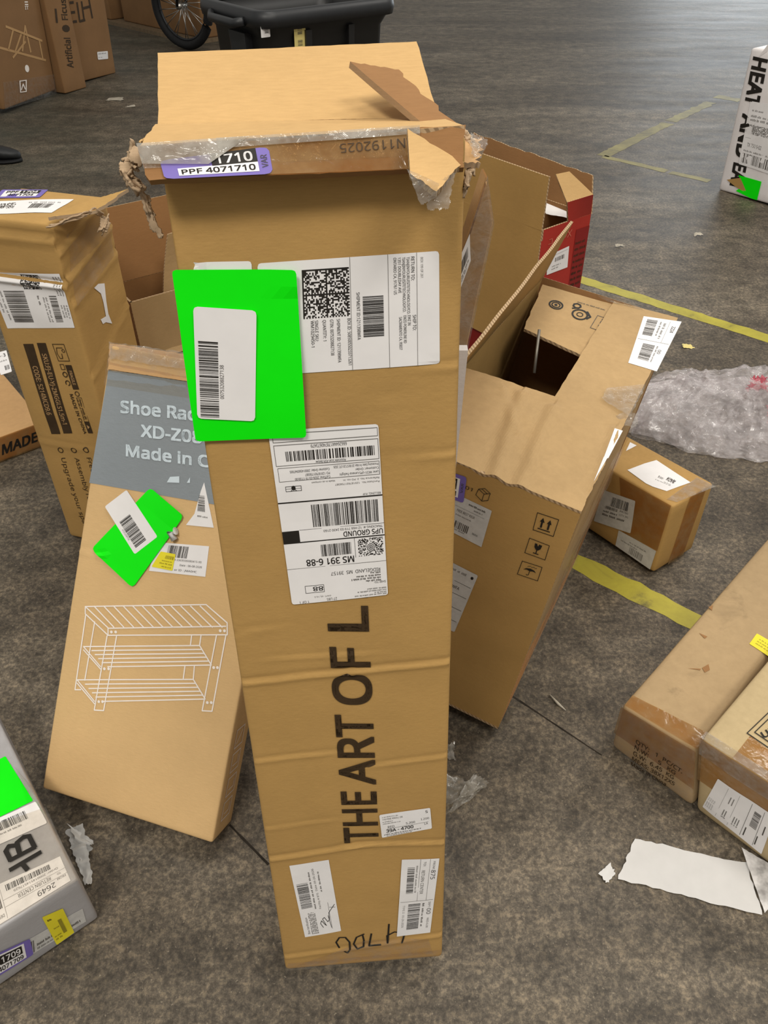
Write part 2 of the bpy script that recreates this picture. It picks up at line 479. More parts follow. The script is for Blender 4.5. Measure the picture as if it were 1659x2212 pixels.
class Art:
    """print on a surface: label coordinates (x right, y up, 0..W, 0..H as one reads it) run between four (s,t) corners BL,BR,TR,TL"""
    def __init__(s, surf, corners=((0,0),(1,0),(1,1),(0,1)), size=(1, 1), off=0.0006, lift=None):
        s.S = surf; s.c = corners; s.W, s.H = size; s.off = off; s.lift = lift
        s.V = []; s.F = []; s.mi = []; s.m = []
        s.rnd = random.Random(round(corners[0][0] * 9999) + round(corners[0][1] * 777))
    def at(s, x, y, off):
        a, b = x / s.W, y / s.H
        c = s.c
        u = c[0][0]*(1-a)*(1-b) + c[1][0]*a*(1-b) + c[2][0]*a*b + c[3][0]*(1-a)*b
        v = c[0][1]*(1-a)*(1-b) + c[1][1]*a*(1-b) + c[2][1]*a*b + c[3][1]*(1-a)*b
        return s.S.P(u, v, off + (s.lift(a, b) if s.lift else 0.0))
    def mat(s, m):
        if m not in s.m: s.m.append(m)
        return s.m.index(m)
    def raw(s, V, F, m, off):
        k = len(s.V); mi = s.mat(m)
        for x, y in V: s.V.append(s.at(x, y, off))
        for f in F: s.F.append([k + i for i in f]); s.mi.append(mi)
    def paper(s, m='paper', r=0.0, nx=8, ny=8):
        def lines(L, n):
            if r <= 0: return [L * i / n for i in range(n + 1)]
            return [0, r * 0.3] + [r + (L - 2*r) * i / n for i in range(n + 1)] + [L - r * 0.3, L]
        A, B = lines(s.W, nx), lines(s.H, ny)
        V = []
        for y in B:
            for x in A:
                if r > 0:
                    cx, cy = min(max(x, r), s.W - r), min(max(y, r), s.H - r)
                    dx, dy = x - cx, y - cy
                    L = math.hypot(dx, dy)
                    if L > 1e-9: x, y = cx + dx / L * r, cy + dy / L * r
                V.append((x, y))
        n = len(A)
        F = [[j*n+i, j*n+i+1, (j+1)*n+i+1, (j+1)*n+i] for j in range(len(B)-1) for i in range(n-1)]
        s.raw(V, F, m, s.off)
        return s
    def poly(s, pts, m='ink', lay=1): s.raw(pts, [list(range(len(pts)))], m, s.off + 0.0003 * lay); return s
    def rect(s, x0, y0, x1, y1, m='ink', lay=1, cut=None):
        if cut:
            nx = max(1, int(abs(x1-x0)/cut)); ny = max(1, int(abs(y1-y0)/cut))
            V = [(x0 + (x1-x0)*i/nx, y0 + (y1-y0)*j/ny) for j in range(ny+1) for i in range(nx+1)]
            F = [[j*(nx+1)+i, j*(nx+1)+i+1, (j+1)*(nx+1)+i+1, (j+1)*(nx+1)+i] for j in range(ny) for i in range(nx)]
            s.raw(V, F, m, s.off + 0.0003 * lay)
        else: s.poly([(x0,y0),(x1,y0),(x1,y1),(x0,y1)], m, lay)
        return s
    def frame(s, x0, y0, x1, y1, w, m='ink', lay=1):
        s.rect(x0,y0,x1,y0+w,m,lay); s.rect(x0,y1-w,x1,y1,m,lay); s.rect(x0,y0,x0+w,y1,m,lay); s.rect(x1-w,y0,x1,y1,m,lay); return s
    def line(s, pts, w, m='ink', lay=1, closed=False):
        pts = list(pts)
        if closed: pts = pts + [pts[0]]
        for (ax, ay), (bx, by) in zip(pts, pts[1:]):
            L = math.hypot(bx-ax, by-ay) or 1e-9
            tx, ty = (bx-ax)/L*w*0.25, (by-ay)/L*w*0.25
            nx, ny = -(by-ay)/L*w/2, (bx-ax)/L*w/2
            n = max(1, int(L / (30 * w)))
            for i in range(n):
                p0, p1 = i/n, (i+1)/n
                x0, y0, x1, y1 = ax+(bx-ax)*p0-tx, ay+(by-ay)*p0-ty, ax+(bx-ax)*p1+tx, ay+(by-ay)*p1+ty
                s.poly([(x0-nx,y0-ny),(x1-nx,y1-ny),(x1+nx,y1+ny),(x0+nx,y0+ny)], m, lay)
        return s
    def ring(s, cx, cy, r, w, m='ink', n=20, lay=1, a0=0, a1=360):
        pts = [(cx + r*math.cos(R(a0 + (a1-a0)*i/n)), cy + r*math.sin(R(a0 + (a1-a0)*i/n))) for i in range(n+1)]
        return s.line(pts, w, m, lay)
    def disc(s, cx, cy, r, m='ink', n=14, lay=1): return s.poly([(cx + r*math.cos(2*math.pi*i/n), cy + r*math.sin(2*math.pi*i/n)) for i in range(n)], m, lay)
    def text(s, t, x, y, h, w=None, m='ink', bold=0.0, align='l', lay=1, cut=None, rot=0):
        V, F = text_geo(t, bold)
        if not V: return s
        k = h / cap_height(bold)
        x0 = min(v[0] for v in V); x1 = max(v[0] for v in V)
        kx = w / (x1 - x0) if w else k
        W = (x1 - x0) * kx
        dx = {'l': 0, 'c': -W/2, 'r': -W}[align]
        P = [((vx - x0) * kx + dx, vy * k) for vx, vy in V]
        c, sn = math.cos(R(rot)), math.sin(R(rot))
        P = [(x + a*c - b*sn, y + a*sn + b*c) for a, b in P]
        if cut:
            bm = bmesh.new(); vs = [bm.verts.new((a, b, 0)) for a, b in P]
            for f in F:
                try: bm.faces.new([vs[i] for i in f])
                except ValueError: pass
            for ax in (0, 1):
                lo, hi = min(p[ax] for p in P), max(p[ax] for p in P)
                z = lo + cut
                while z < hi:
                    co = (z, 0, 0) if ax == 0 else (0, z, 0)
                    bmesh.ops.bisect_plane(bm, geom=bm.verts[:] + bm.edges[:] + bm.faces[:], plane_co=co, plane_no=(1, 0, 0) if ax == 0 else (0, 1, 0))
                    z += cut
            bm.verts.index_update()
            P = [(v.co.x, v.co.y) for v in bm.verts]; F = [[v.index for v in f.verts] for f in bm.faces]
            bm.free()
        s.raw(P, F, m, s.off + 0.0003 * lay)
        return s
    def bars(s, x0, y0, x1, y1, n=40, m='ink', vert=False, lay=1):
        """bar code; bars stand along y, or along x when vert"""
        ws = [s.rnd.choice((1, 1, 1, 2, 2, 3)) for _ in range(2 * n - 1)]
        tot = sum(ws); p = 0
        for i, w in enumerate(ws):
            if i % 2 == 0:
                a, b = p / tot, (p + w) / tot
                if vert: s.rect(x0, y0 + (y1-y0)*a, x1, y0 + (y1-y0)*b, m, lay)
                else: s.rect(x0 + (x1-x0)*a, y0, x0 + (x1-x0)*b, y1, m, lay)
            p += w
        return s
    def small(s, x0, y0, x1, h, m='ink_grey', lay=1):
        """a line of print too small to read"""
        x = x0
        while x < x1 - h * 0.3:
            w = min(h * s.rnd.uniform(0.9, 3.4), x1 - x)
            k = x
            while k < x + w - h * 0.2:
                s.rect(k, y0, k + h * 0.34, y0 + h * s.rnd.uniform(0.6, 1), m, lay); k += h * 0.55
            x += w + h * 0.55
        return s
    def cells(s, x0, y0, x1, y1, n, m='ink', lay=1, fill=0.5, border=True):
        k = n
        for i in range(k):
            for j in range(k):
                q = k // 2
                on = s.rnd.random() < fill
                if border:
                    if i % q == 0 or j % q == 0: on = True
                    elif i % q == q-1: on = j % 2 == 0
                    elif j % q == q-1: on = i % 2 == 0
                if on: s.rect(x0 + (x1-x0)*i/k, y0 + (y1-y0)*j/k, x0 + (x1-x0)*(i+1)/k, y0 + (y1-y0)*(j+1)/k, m, lay)
        return s
    def build(s, name, parent, label=None):
        return mesh_from(name, s.V, s.F, s.m, s.mi, parent, False, label)
def st_poly(surf, pts, name, parent, mat, off=0.0006, label=None, cut=0):
    """flat piece of any outline in (s,t) of a surface"""
    a = Art(surf, off=off)
    a.poly(pts, mat, 0)
    return a.build(name, parent, label)
def tape(surf, c, name, parent, mat='clear_tape', nx=10, ny=6, off=0.0012, label=None):
    a = Art(surf, c, (1, 1), off); a.paper(mat, 0, nx, ny)
    return a.build(name, parent, label)

# ------------------------------------------------------------------ floor
FLOOR = mesh_from('floor', [(-16,-8,0),(16,-8,0),(16,24,0),(-16,24,0)], [[0,1,2,3]], ['stained_concrete'])
FLOOR['kind'] = 'structure'
def painted_line(a, b, w, mat, seed, rag=0.008):
    """strip of worn floor paint between two floor points, with chipped edges"""
    a, b = Vector((*a, 0)), Vector((*b, 0))
    t = (b - a); L = t.length; t.normalize(); n = Vector((-t.y, t.x, 0))
    m = max(6, int(L / 0.03)); V, F = [], []
    for i in range(m + 1):
        p = a + t * L * i / m
        for s in (-1, 1):
            e = rag * (fbm((i * 0.55, s, 0), seed) + 0.8 * fbm((i * 1.7, s, 4), seed))
            V.append(p + n * (s * w / 2 + e) + Vector((0, 0, 0.0006)))
    for i in range(m): F.append([2*i, 2*i+2, 2*i+3, 2*i+1])
    return mesh_from('painted_line', V, F, [mat], None, FLOOR)
painted_line((0.7788, 3.0487), (1.47, 2.4561), 0.062, 'worn_yellow_paint', 1, 0.006)
painted_line((0.4564, 1.3844), (0.7666, 1.1353), 0.060, 'worn_yellow_paint', 2, 0.007)
painted_line((1.2597, 4.6857), (1.5534, 4.4187), 0.055, 'faded_yellow_paint', 3, 0.010)
painted_line((1.5718, 4.4029), (1.738, 4.2564), 0.050, 'faded_yellow_paint', 4, 0.012)
painted_line((1.2642, 4.6944), (1.8296, 5.3907), 0.075, 'faded_yellow_paint', 5, 0.012)
painted_line((1.8599, 5.4349), (2.2821, 5.9246), 0.075, 'faded_yellow_paint', 6, 0.014)
painted_line((2.3701, 6.0954), (2.507, 5.9763), 0.10, 'faded_yellow_paint', 7, 0.02)

painted_line((0.2621, 0.9741), (0.4279, 0.8279), 0.0035, 'joint', 8, 0.0012).name = 'floor_crack'
painted_line((-0.2818, 0.6862), (-0.2026, 0.6136), 0.004, 'joint', 9, 0.0012).name = 'floor_crack'

# ------------------------------------------------------------------ tall narrow box in the middle
T = Carton('tall_box', 'tall narrow brown box in the middle, torn open on top, lettered THE ART OF L', (-0.1544, 0.4394, 0.0198), (4.13, -10.442, -0.495), (0.2473, 0.11, 1.172),
    seed=3, amp=0.0016, creases={'front': [
        (-0.012, 0.5105, 0.5263, 0.5179, 0.0035, 0.0024), (0.5263, 0.5179, 1.0235, 0.5224, 0.0035, 0.0024),
        (-0.004, 0.3987, 0.4092, 0.4056, 0.003, 0.0016), (0.5942, 0.38, 1.0401, 0.3879, 0.003, 0.0016),
        (-0.0383, 0.231, 0.497, 0.2466, 0.0035, 0.0024), (0.497, 0.2466, 1.0585, 0.2394, 0.0035, 0.0024),
        (0.165, 0.5407, 0.6176, 0.5404, 0.003, 0.0010), (0.0145, 0.2886, 0.381, 0.2975, 0.003, 0.0010),
        (0.0335, 0.9676, 0.0475, 0.9186, 0.0045, -0.0028), (0.0475, 0.9186, 0.0434, 0.7581, 0.0035, -0.0010),
        (0.7191, 0.8087, 0.739, 0.7649, 0.004, 0.0014), (0.0325, 0.5721, 0.1623, 0.5812, 0.003, 0.0018),
        (0.8916, 0.7522, 0.9948, 0.7545, 0.003, 0.0016), (-0.0067, 0.029, 1.009, 0.0511, 0.004, 0.0015),
        (0.8971, 0.8305, 0.994, 0.8327, 0.003, 0.0014)]})
T.body('kraft', 0.006, 0.02, 0.0035)
TF = T.face('front')
S = panel('folded_lip', [(-0.0058, -0.03, 1.1487), (0.2418, -0.026, 1.1501), (0.2438, -0.01, 1.1792), (-0.0134, -0.01, 1.1718)],
    T.root, 'kraft_deep', 'kraft_inner', 'kraft_deep', 0.006, 0.0008, 5, 30, 6, (0.0007, 0.003, 0.0008, 0.004))
TL1 = [(-0.0119, -0.011, 1.1712), (0.2433, -0.011, 1.1787), (0.2375, 0.0975, 1.1793), (-0.0181, 0.1122, 1.179)]
panel('top_flap', TL1, T.root, 'kraft_inner', 'kraft', 'kraft_edge', 0.005, 0.001, 8, 24, 6, (0.003, 0, 0, 0.004))
panel('back_flap', [TL1[3], TL1[2], (0.2305, 0.2209, 1.2399), (-0.0304, 0.2337, 1.2359)], T.root, 'kraft_inner', 'kraft', 'kraft_edge', 0.005, 0.0008, 9, 30, 10, (0, 0.0012, 0.0007, 0.0006))
panel('torn_side_flap', [(0.2436, 0.0307, 1.1554), (0.2574, 0.051, 1.1656), (0.202, 0.1219, 1.2171), (0.1591, 0.1053, 1.2243)], T.root,
    'kraft_dark', 'kraft_dark', 'torn_fibre', 0.006, 0.0015, 10, 10, 16, (0.004, 0.004, 0.002, 0.0))
panel('bent_corner', [(0.1951, -0.0614, 1.1522), (0.213, -0.0756, 1.1397), (0.2415, -0.0203, 1.1536), (0.1965, -0.0278, 1.1797)], T.root,
    'kraft_inner', 'kraft', 'kraft_edge', 0.006, 0.0008, 11, 10, 10, (0.002, 0.001, 0.002, 0.0))
panel('torn_corner', [(0.239, -0.0004, 1.1516), (0.2587, 0.0088, 1.1493), (0.2674, 0.0517, 1.1638), (0.2365, 0.038, 1.1672)], T.root,
    'kraft_pale', 'kraft', 'torn_fibre', 0.005, 0.004, 12, 10, 10, (0.006, 0.006, 0.006, 0.004))
# torn fibre at both upper corners
def shreds(parent, pts, w, n, seed, mat='torn_fibre', amp=0.004, name='torn_edge'):
    rnd = random.Random(seed)
    for k in range(n):
        i = rnd.randrange(len(pts) - 1)
        a, b = Vector(pts[i]), Vector(pts[i+1])
        j = lambda: Vector((rnd.uniform(-1, 1), rnd.uniform(-1, 1), rnd.uniform(-1, 1))) * w * 0.3
        p, q = a.lerp(b, rnd.uniform(-0.1, 0.3)) + j(), a.lerp(b, rnd.uniform(0.7, 1.1)) + j()
        side = Vector((rnd.uniform(-1, 1), rnd.uniform(-0.4, 0.4), rnd.uniform(-0.3, 0.3))).normalized() * w * rnd.uniform(0.3, 0.5)
        sheet(name, [p - side, p + side, q + side * 0.7, q - side * 0.7], parent, mat, amp, 45, seed + k, 8, 12, 0.0025, 0.0025)
shreds(T.root, [(-0.02, 0.0173, 1.1659), (-0.0258, 0.0097, 1.1582), (-0.0266, 0.0053, 1.1449), (-0.0213, 0.0084, 1.1409)], 0.016, 13, 21)
shreds(T.root, [(-0.0225, 0.0139, 1.1402), (-0.0153, 0.008, 1.121), (-0.0121, 0.0075, 1.1007)], 0.008, 6, 31)
shreds(T.root, [(0.2523, 0.0503, 1.1698), (0.2596, 0.0387, 1.1607), (0.2546, 0.0106, 1.1422)], 0.009, 6, 41)
shreds(T.root, [(0.2515, 0.0067, 1.1452), (0.2469, 0.0007, 1.1246)], 0.005, 3, 51)
shreds(T.root, [(-0.0246, 0.0603, 1.1693), (-0.0105, 0.0857, 1.1743)], 0.007, 3, 61, 'kraft_inner')
# film hanging from the corner
sheet('hanging_tape', [(0.201, -0.0781, 1.1305), (0.2126, -0.0736, 1.1353), (0.2138, -0.0765, 1.1462), (0.1909, -0.0697, 1.1555)], T.root, 'wrinkled_film', 0.003, 35, 5, 12, 12, 0.001)
sheet('hanging_tape', [(0.2083, -0.0663, 1.1254), (0.2254, -0.0631, 1.1267), (0.2319, -0.0473, 1.1501), (0.2087, -0.0619, 1.1429)], T.root, 'wrinkled_film', 0.004, 40, 6, 16, 16, 0.002)
sheet('hanging_tape', [(0.2525, 0.0126, 1.1551), (0.264, 0.0208, 1.1504), (0.2718, 0.0411, 1.166), (0.2586, 0.0443, 1.17)], T.root, 'wrinkled_film', 0.004, 50, 7, 12, 12, 0.002)
tape(S, ((0.0,0.32),(0.86,0.32),(0.86,1.0),(0.0,1.0)), 'clear_tape', T.root, 'wrinkled_film', 24, 6, 0.001)
tape(S, ((0.27,0.0),(0.85,0.0),(0.85,0.9),(0.27,0.9)), 'brown_tape', T.root, 'brown_tape', 20, 6, 0.0014)
a = Art(S, ((0.055,-0.02),(0.392,0.0),(0.392,0.72),(0.055,0.50)), (100, 50), 0.0018)
a.paper('purple', 8); a.rect(14, 6, 88, 24, 'paper', 1); a.rect(46, 23, 88, 50, 'ink', 1)
a.text('1710', 50, 27, 18, 34, 'paper', 0.02, 'l', 2); a.text('PPF 4071710', 17, 9, 11, 68, 'ink', 0.02, 'l', 2)
a.text('VAR', 97, 12, 6, 24, 'ink_soft', 0, 'l', 2, None, 90)
a.build('purple_sticker', T.root, 'purple 1710 sticker')
tape(S, ((0.0,0.40),(0.20,0.30),(0.34,0.98),(0.0,0.98)), 'clear_tape', T.root, 'cloudy_film', 14, 6, 0.0035)
tape(S, ((0.24,0.72),(0.86,0.80),(0.86,1.0),(0.24,1.0)), 'clear_tape', T.root, 'cloudy_film', 24, 4, 0.0030)
a = Art(S, ((0.845,0.74),(0.60,0.68),(0.60,0.42),(0.845,0.48)), (100, 30), 0.0016)
a.text('AN1192025', 0, 0, 26, 96, 'ink_brown'); a.build('printed_code', T.root)

# shipping label, reading downward
a = Art(TF, [(0.2799, 0.9188), (0.256, 0.8324), (0.9232, 0.8357), (0.9136, 0.9231)], (100, 160), 0.0007).paper('paper', 3, 12, 16)
for b in (81, 114.5, 140): a.line([(0, b), (100, b)], 0.45, 'ink_grey')
a.cells(8, 38.5, 50, 80, 32, 'ink')
a.text('BOX ID: 508500550233713261', 52, 77.5, 2.9, 43, 'ink'); a.text('SHIPMENT ID: 1211398WFA', 52, 68, 2.9, 40, 'ink')
a.text('GTIN: 00753208827138', 52, 62, 2.9, 33, 'ink'); a.text('QUANTITY: 1', 52, 55.5, 2.9, 19, 'ink')
a.text('SINGLE SKU:', 52, 48.5, 2.9, 19, 'ink'); a.text('WM1029450-1', 52, 44.8, 2.9, 24, 'ink')
a.text('SHIPMENT ID:1211398WFA', 30, 86, 3.0, 42, 'ink'); a.bars(34, 91.5, 70, 110, 44, 'ink')
a.text('RETURN TO:', 3, 135, 3.0, 20, 'ink')
a.text('TIANJINYOURUISITETECHNOLOGYCO.', 3, 131, 2.6, 49, 'ink'); a.text('TIANJINYOURUISITETECHNOLOGYCO.', 3, 127.2, 2.6, 47, 'ink')
a.text('1351 DOUBLEDAY AVE', 3, 123.4, 2.6, 30, 'ink'); a.text('ONTARIO CA, 91761 US', 3, 119.4, 2.6, 31, 'ink')
a.text('SHIP TO:', 53, 136, 3.0, 14, 'ink'); a.text('EWZ IN', 53, 131.5, 2.6, 9, 'ink'); a.text('EWZO POWERLINE RD', 53, 127.6, 2.6, 25, 'ink')
a.text('SACRAMENTO CA, 95837', 54, 123.6, 2.6, 30, 'ink'); a.text('BOX 199 OF 261', 4, 143.5, 2.2, 17, 'ink_grey')
a.build('shipping_label', T.root, 'wide white shipping label with a square code')
Art(TF, [(0.0378, 0.8934), (0.2536, 0.8922), (0.2601, 0.9206), (0.0462, 0.9213)], (100, 60), 0.0007).paper('paper', 5).build('blank_label', T.root, 'blank white label under the green card')
# carrier label, upside down
a = Art(TF, [(0.6843, 0.7866), (0.2546, 0.7849), (0.2789, 0.6075), (0.7067, 0.6121)], (100, 155), 0.0016).paper('paper', 2.5, 10, 14)
X = lambda x: 100 - x
a.frame(X(99), 2.5, X(3), 9.5, 0.4, 'ink_soft'); a.frame(X(99), 11.5, X(3), 28.5, 0.4, 'ink_soft'); a.frame(X(99), 30, X(4), 41.5, 0.35, 'ink_soft')
a.text('66626444178740673479', X(70), 12.6, 2.6, 33, 'ink'); a.bars(X(95), 17, X(13), 25, 48, 'ink')
a.text('Associate Scan ASN Below', X(68), 26.0, 2.2, 28, 'ink')
for x, y, t, w in ((98,31.5,'Processing Date: Fri Mar 20 08:57:20 UTC 2026',42),(98,34.8,'Customer: Order',22),(98,38.1,'Lane: WC01-UPS-Lenexa-Twilight',37),
                   (52,32.6,'Customer Order: 200014560947005',37),(52,35.9,'PO: 129187931758387',23),(52,39.0,'CutTime: 2026-03-19 17:00:00',33)):
    a.text(t, X(x), y, 2.0, w, 'ink')
a.text('Reference No. 2: PO no. in', X(98), 43.4, 1.5, 34, 'ink_soft'); a.text('Made in as compact', X(56), 43.2, 1.4, 22, 'ink_soft'); a.text('Purchase No.  129187931758387', X(98), 46.6, 1.5, 42, 'ink_soft')
a.frame(X(24), 45.5, X(9), 50, 0.4, 'ink'); a.disc(X(16.5), 47.2, 2, 'ink'); a.line([(X(19), 49.6), (X(16.5), 47), (X(14), 49.6)], 0.5); a.line([(X(24), 47.7), (X(9), 47.7)], 0.25)
a.text('BILLING: P/P', X(98.5), 56.6, 1.8, 17, 'ink')
a.rect(0, 59, 100, 60.1, 'ink'); a.bars(X(95), 63, X(31), 83, 46, 'ink')
a.rect(0, 84.6, 83, 84.9, 'ink'); a.text('TRACKING #: 1Z H66 719 03 2430 2160', X(98.5), 86.2, 2.0, 58, 'ink'); a.text('UPS GROUND', X(98.5), 89.6, 4.6, 39, 'ink', 0.015)
a.rect(X(16.5), 84.9, 100, 96.2, 'ink'); a.rect(0, 95.3, 100, 96.3, 'ink')
a.bars(X(66), 99.5, X(36), 110.5, 30, 'ink'); a.rect(30, 96, 30.35, 114.6, 'ink')
a.cells(X(98), 97.5, X(73), 114, 24, 'ink', 1, 0.42, False); a.disc(X(85.5), 106, 4.2, 'paper', 20, 2)
for r_ in (0.7, 2.0, 3.4): a.ring(X(85.5), 106, r_, 0.6, 'ink', 20, 3)
a.text('MS 391 6-88', X(68), 112.6, 6.0, 48, 'ink', 0.015); a.rect(0, 120.0, 100, 120.3, 'ink_soft')
a.text('RIDGELAND  MS  39157', X(93.5), 126.4, 3.3, 50, 'ink')
for y, w in ((130.2, 11), (132.8, 25), (135.3, 30), (137.8, 16)): a.small(X(93.5), y, X(93.5) + w, 1.9, 'ink_soft')
a.text('SHIP TO:', X(98.5), 139.6, 2.0, 12, 'ink'); a.frame(X(35), 137.6, X(15.5), 145, 0.4, 'ink'); a.text('88', X(34), 139.2, 4.2, 10.5, 'ink', 0.01)
for y, w in ((146.2, 20), (148.4, 30), (150.4, 12), (152.2, 34)): a.small(X(98.5), y, X(98.5) + w, 1.5, 'ink_grey')
a.text('27 LBS', X(47), 151.6, 2.5, 10.5, 'ink_soft'); a.text('1 OF 1', X(18), 152.2, 2.3, 9.5, 'ink_soft'); a.text('DWT: 46,10,5', X(41), 148.6, 1.4, 17, 'ink_grey')
a.build('carrier_label', T.root, 'white carrier label upside down with bar codes')
# green card with its own white label
GL = lambda u, v: 0.0022 + 0.012 * max(0, u - 0.75) * (1 if v > 0.85 else 0.3) + 0.0008 * math.sin(v * 5)
GC = [(-0.0251, 0.7801), (0.4017, 0.779), (0.4127, 0.9141), (-0.0138, 0.9171)]
TFF = Flat(TF)
a = Art(TFF, GC, (66, 100), 0.0016, GL).paper('fluorescent_green', 2.2, 10, 14)
a.build('green_card', T.root, 'fluorescent green card')
a = Art(TFF, [(0.2119, 0.796), (0.2618, 0.8855), (0.0424, 0.8906), (-0.0039, 0.8009)], (100, 58), 0.0056, None).paper('paper', 4, 8, 8)
a.bars(2, 36, 71, 54.5, 50, 'ink'); a.text('00753208827138', 20, 31, 3.6, 31, 'ink_soft'); a.build('bar_code_label', T.root, 'white bar code label on the green card')
# big lettering
a = Art(TF, [(0.6168, 0.2504), (0.6091, 0.6098), (0.4284, 0.6127), (0.4316, 0.255)], (530, 79), 0.0011)
for t, x0, x1 in (('THE', 1, 133), ('ART', 150, 308), ('OF', 329, 442), ('L', 471, 517), ('I', 531, 545)):
    a.text(t, x0, 0, 79, x1 - x0, 'ink_brown', 0.024, 'l', 1, 7)
a.build('printed_lettering', T.root, 'large dark lettering THE ART OF L')
a = Art(TF, [(0.6411, 0.2591), (0.9202, 0.2698), (0.9084, 0.3066), (0.6305, 0.3004)], (100, 44), 0.0016).paper('paper', 2.5)
a.small(5, 38, 38, 1.9); a.text('110 PINE KNOLL DR', 5, 33, 3.2, 40, 'ink_soft'); a.small(5, 29, 25, 1.8); a.small(5, 25.5, 40, 1.8)
a.text('RED', 14, 17, 4, 13, 'ink'); a.text('S.200', 50, 18.5, 4, 18, 'ink'); a.text('I.200', 80, 21.5, 4, 16, 'ink_soft'); a.rect(12, 15.6, 94, 16.1, 'ink_soft')
a.text('39A - 4700', 10, 8.5, 6.2, 54, 'ink', 0.02); a.text('S', 90, 35, 5, 4.5, 'ink', 0.01); a.text('LA', 86, 11, 4, 7, 'ink'); a.small(5, 4, 80, 2.2, 'ink_soft'); a.small(10, 1.2, 60, 1.8)
a.build('sorting_label', T.root, 'small white sorting label')
a = Art(TF, [(0.3722, 0.0803), (0.3363, 0.2265), (0.1129, 0.221), (0.1501, 0.0736)], (100, 55), 0.0007).paper('paper', 0.5)
a.bars(41, 35, 75, 51, 34, 'ink'); a.small(38, 30, 88, 2.6, 'ink_soft'); a.text('Date 05-26-2026', 62, 23.5, 2.6, 30, 'ink_soft'); a.text('Facility # 875', 37, 23, 2.6, 22, 'ink_soft'); a.small(60, 17, 88, 2.6, 'ink_soft')
a.text('Box Verification', 4, 46, 3.2, 24, 'ink')
for k in range(5): a.small(3, 42 - k * 2.2, 34, 1.8, 'ink_soft')
a.rect(6, 12, 44, 12.4, 'ink_soft'); a.line([(37, 11), (36, 2.5)], 0.5, 'ink_soft')
a.line([(10, 25), (16, 28), (20, 26), (14, 22), (12, 20), (22, 24), (24, 21), (17, 17), (20, 14), (30, 13), (40, 3)], 0.8, 'ink'); a.line([(8, 13), (26, 15)], 0.7, 'ink')
a.build('verification_label', T.root, 'white signed label at lower left')
a = Art(TF, [(0.7502, 0.2159), (0.7111, 0.0589), (0.9186, 0.0621), (0.9655, 0.2139)], (100, 52), 0.0016).paper('paper', 0.5)
a.text('FROM:', 3, 44, 3, 10, 'ink_soft'); a.text('875', 14, 42.5, 6, 12, 'ink'); a.text('TO:', 3, 31, 3, 6, 'ink_soft'); a.text('RETURN CENTER', 14, 29, 4.6, 30, 'ink_soft')
a.rect(0, 39.5, 53, 40, 'ink_grey'); a.rect(0, 26, 53, 26.5, 'ink_grey'); a.rect(53, 2, 53.5, 50, 'ink_grey')
a.small(8, 21, 42, 2.6); a.bars(10, 9, 42, 19, 30, 'ink'); a.bars(57, 14, 92, 32, 34, 'ink'); a.text('DEPT:', 56, 44, 3, 8, 'ink_soft'); a.text('00', 65, 42.5, 6, 8, 'ink'); a.text('WED-6.00', 78, 44, 3, 14, 'ink_soft')
a.small(57, 35, 92, 3, 'ink_soft'); a.text('TYPE II  05-26-2026', 58, 6, 3, 30, 'ink_grey')
a.build('return_label', T.root, 'white return label at lower right')
a = Art(TF, size=(TF.W, TF.H), off=0.0006)
for st in ([(0.087, 0.0498), (0.0829, 0.0665), (0.0884, 0.0778), (0.0975, 0.0765), (0.1033, 0.0635), (0.1032, 0.0462), (0.0992, 0.0355), (0.0945, 0.0424)],
           [(0.1259, 0.081), (0.1143, 0.0742), (0.1094, 0.0577), (0.1146, 0.0458), (0.1241, 0.0495), (0.1253, 0.0653), (0.1237, 0.08)],
           [(0.1372, 0.0806), (0.1327, 0.0506), (0.1506, 0.0518)], [(0.1644, 0.102), (0.1614, 0.0539), (0.161, 0.0724), (0.1725, 0.0805), (0.1838, 0.0764)], [(0.1895, 0.0829), (0.1835, 0.052)]):
    a.line(st, 0.0026, 'ink')
a.build('handwriting', T.root, 'number handwritten in black marker, upside down')
tape(TF, [(0.0726, 0.0102), (0.9384, 0.0127), (0.9075, 0.0489), (0.5182, 0.0553)], 'clear_tape', T.root, 'clear_tape')
tape(TF, [(0.0042, -0.0008), (1.0042, 0.0041), (1.0029, 0.0194), (0.0231, 0.0172)], 'clear_tape', T.root, 'clear_tape', 12, 3, 0.0009)

# ------------------------------------------------------------------ shoe rack box
K = Carton('flat_box', 'flat brown box leaning beside the tall box, with white drawing of a shoe rack', (-0.6201, 0.7247, 0.0592), (-15.012, -35.691, 2.619), (0.3375, 0.083, 0.8049),
    seed=7, amp=0.0012, creases={'front': [(-0.0103, 0.9396, 0.4828, 0.954, 0.004, -0.003), (-0.0124, 0.5515, 0.1602, 0.5579, 0.003, 0.0016)]})
K.body('kraft_light', 0.005, 0.02, 0.006)
KF = K.face('front')
a = Art(KF, [(0.0015, 0.7037), (0.7107, 0.7196), (0.6036, 0.9614), (0.0128, 0.9472)], (100, 90), 0.0005).paper('grey_print', 0, 10, 10)
a.build('grey_panel', K.root, 'blue grey printed panel')
for c, t, w in (([(0.1146, 0.8656), (0.5589, 0.8829), (0.5466, 0.9109), (0.1031, 0.8933)], 'Shoe Rack', 104), ([(0.246, 0.8249), (0.5589, 0.8374), (0.547, 0.8645), (0.2344, 0.8526)], 'XD-Z08', 105), ([(0.1826, 0.7779), (0.6285, 0.7926), (0.6169, 0.8189), (0.1713, 0.8048)], 'Made in China', 145)):
    b = Art(KF, c, (100, 100), 0.0011); b.text(t, 0, 0, 90, w, 'ink_blue', 0.03); b.build('printed_lettering', K.root, 'pale lettering')
b = Art(KF, size=(KF.W, KF.H), off=0.0012)
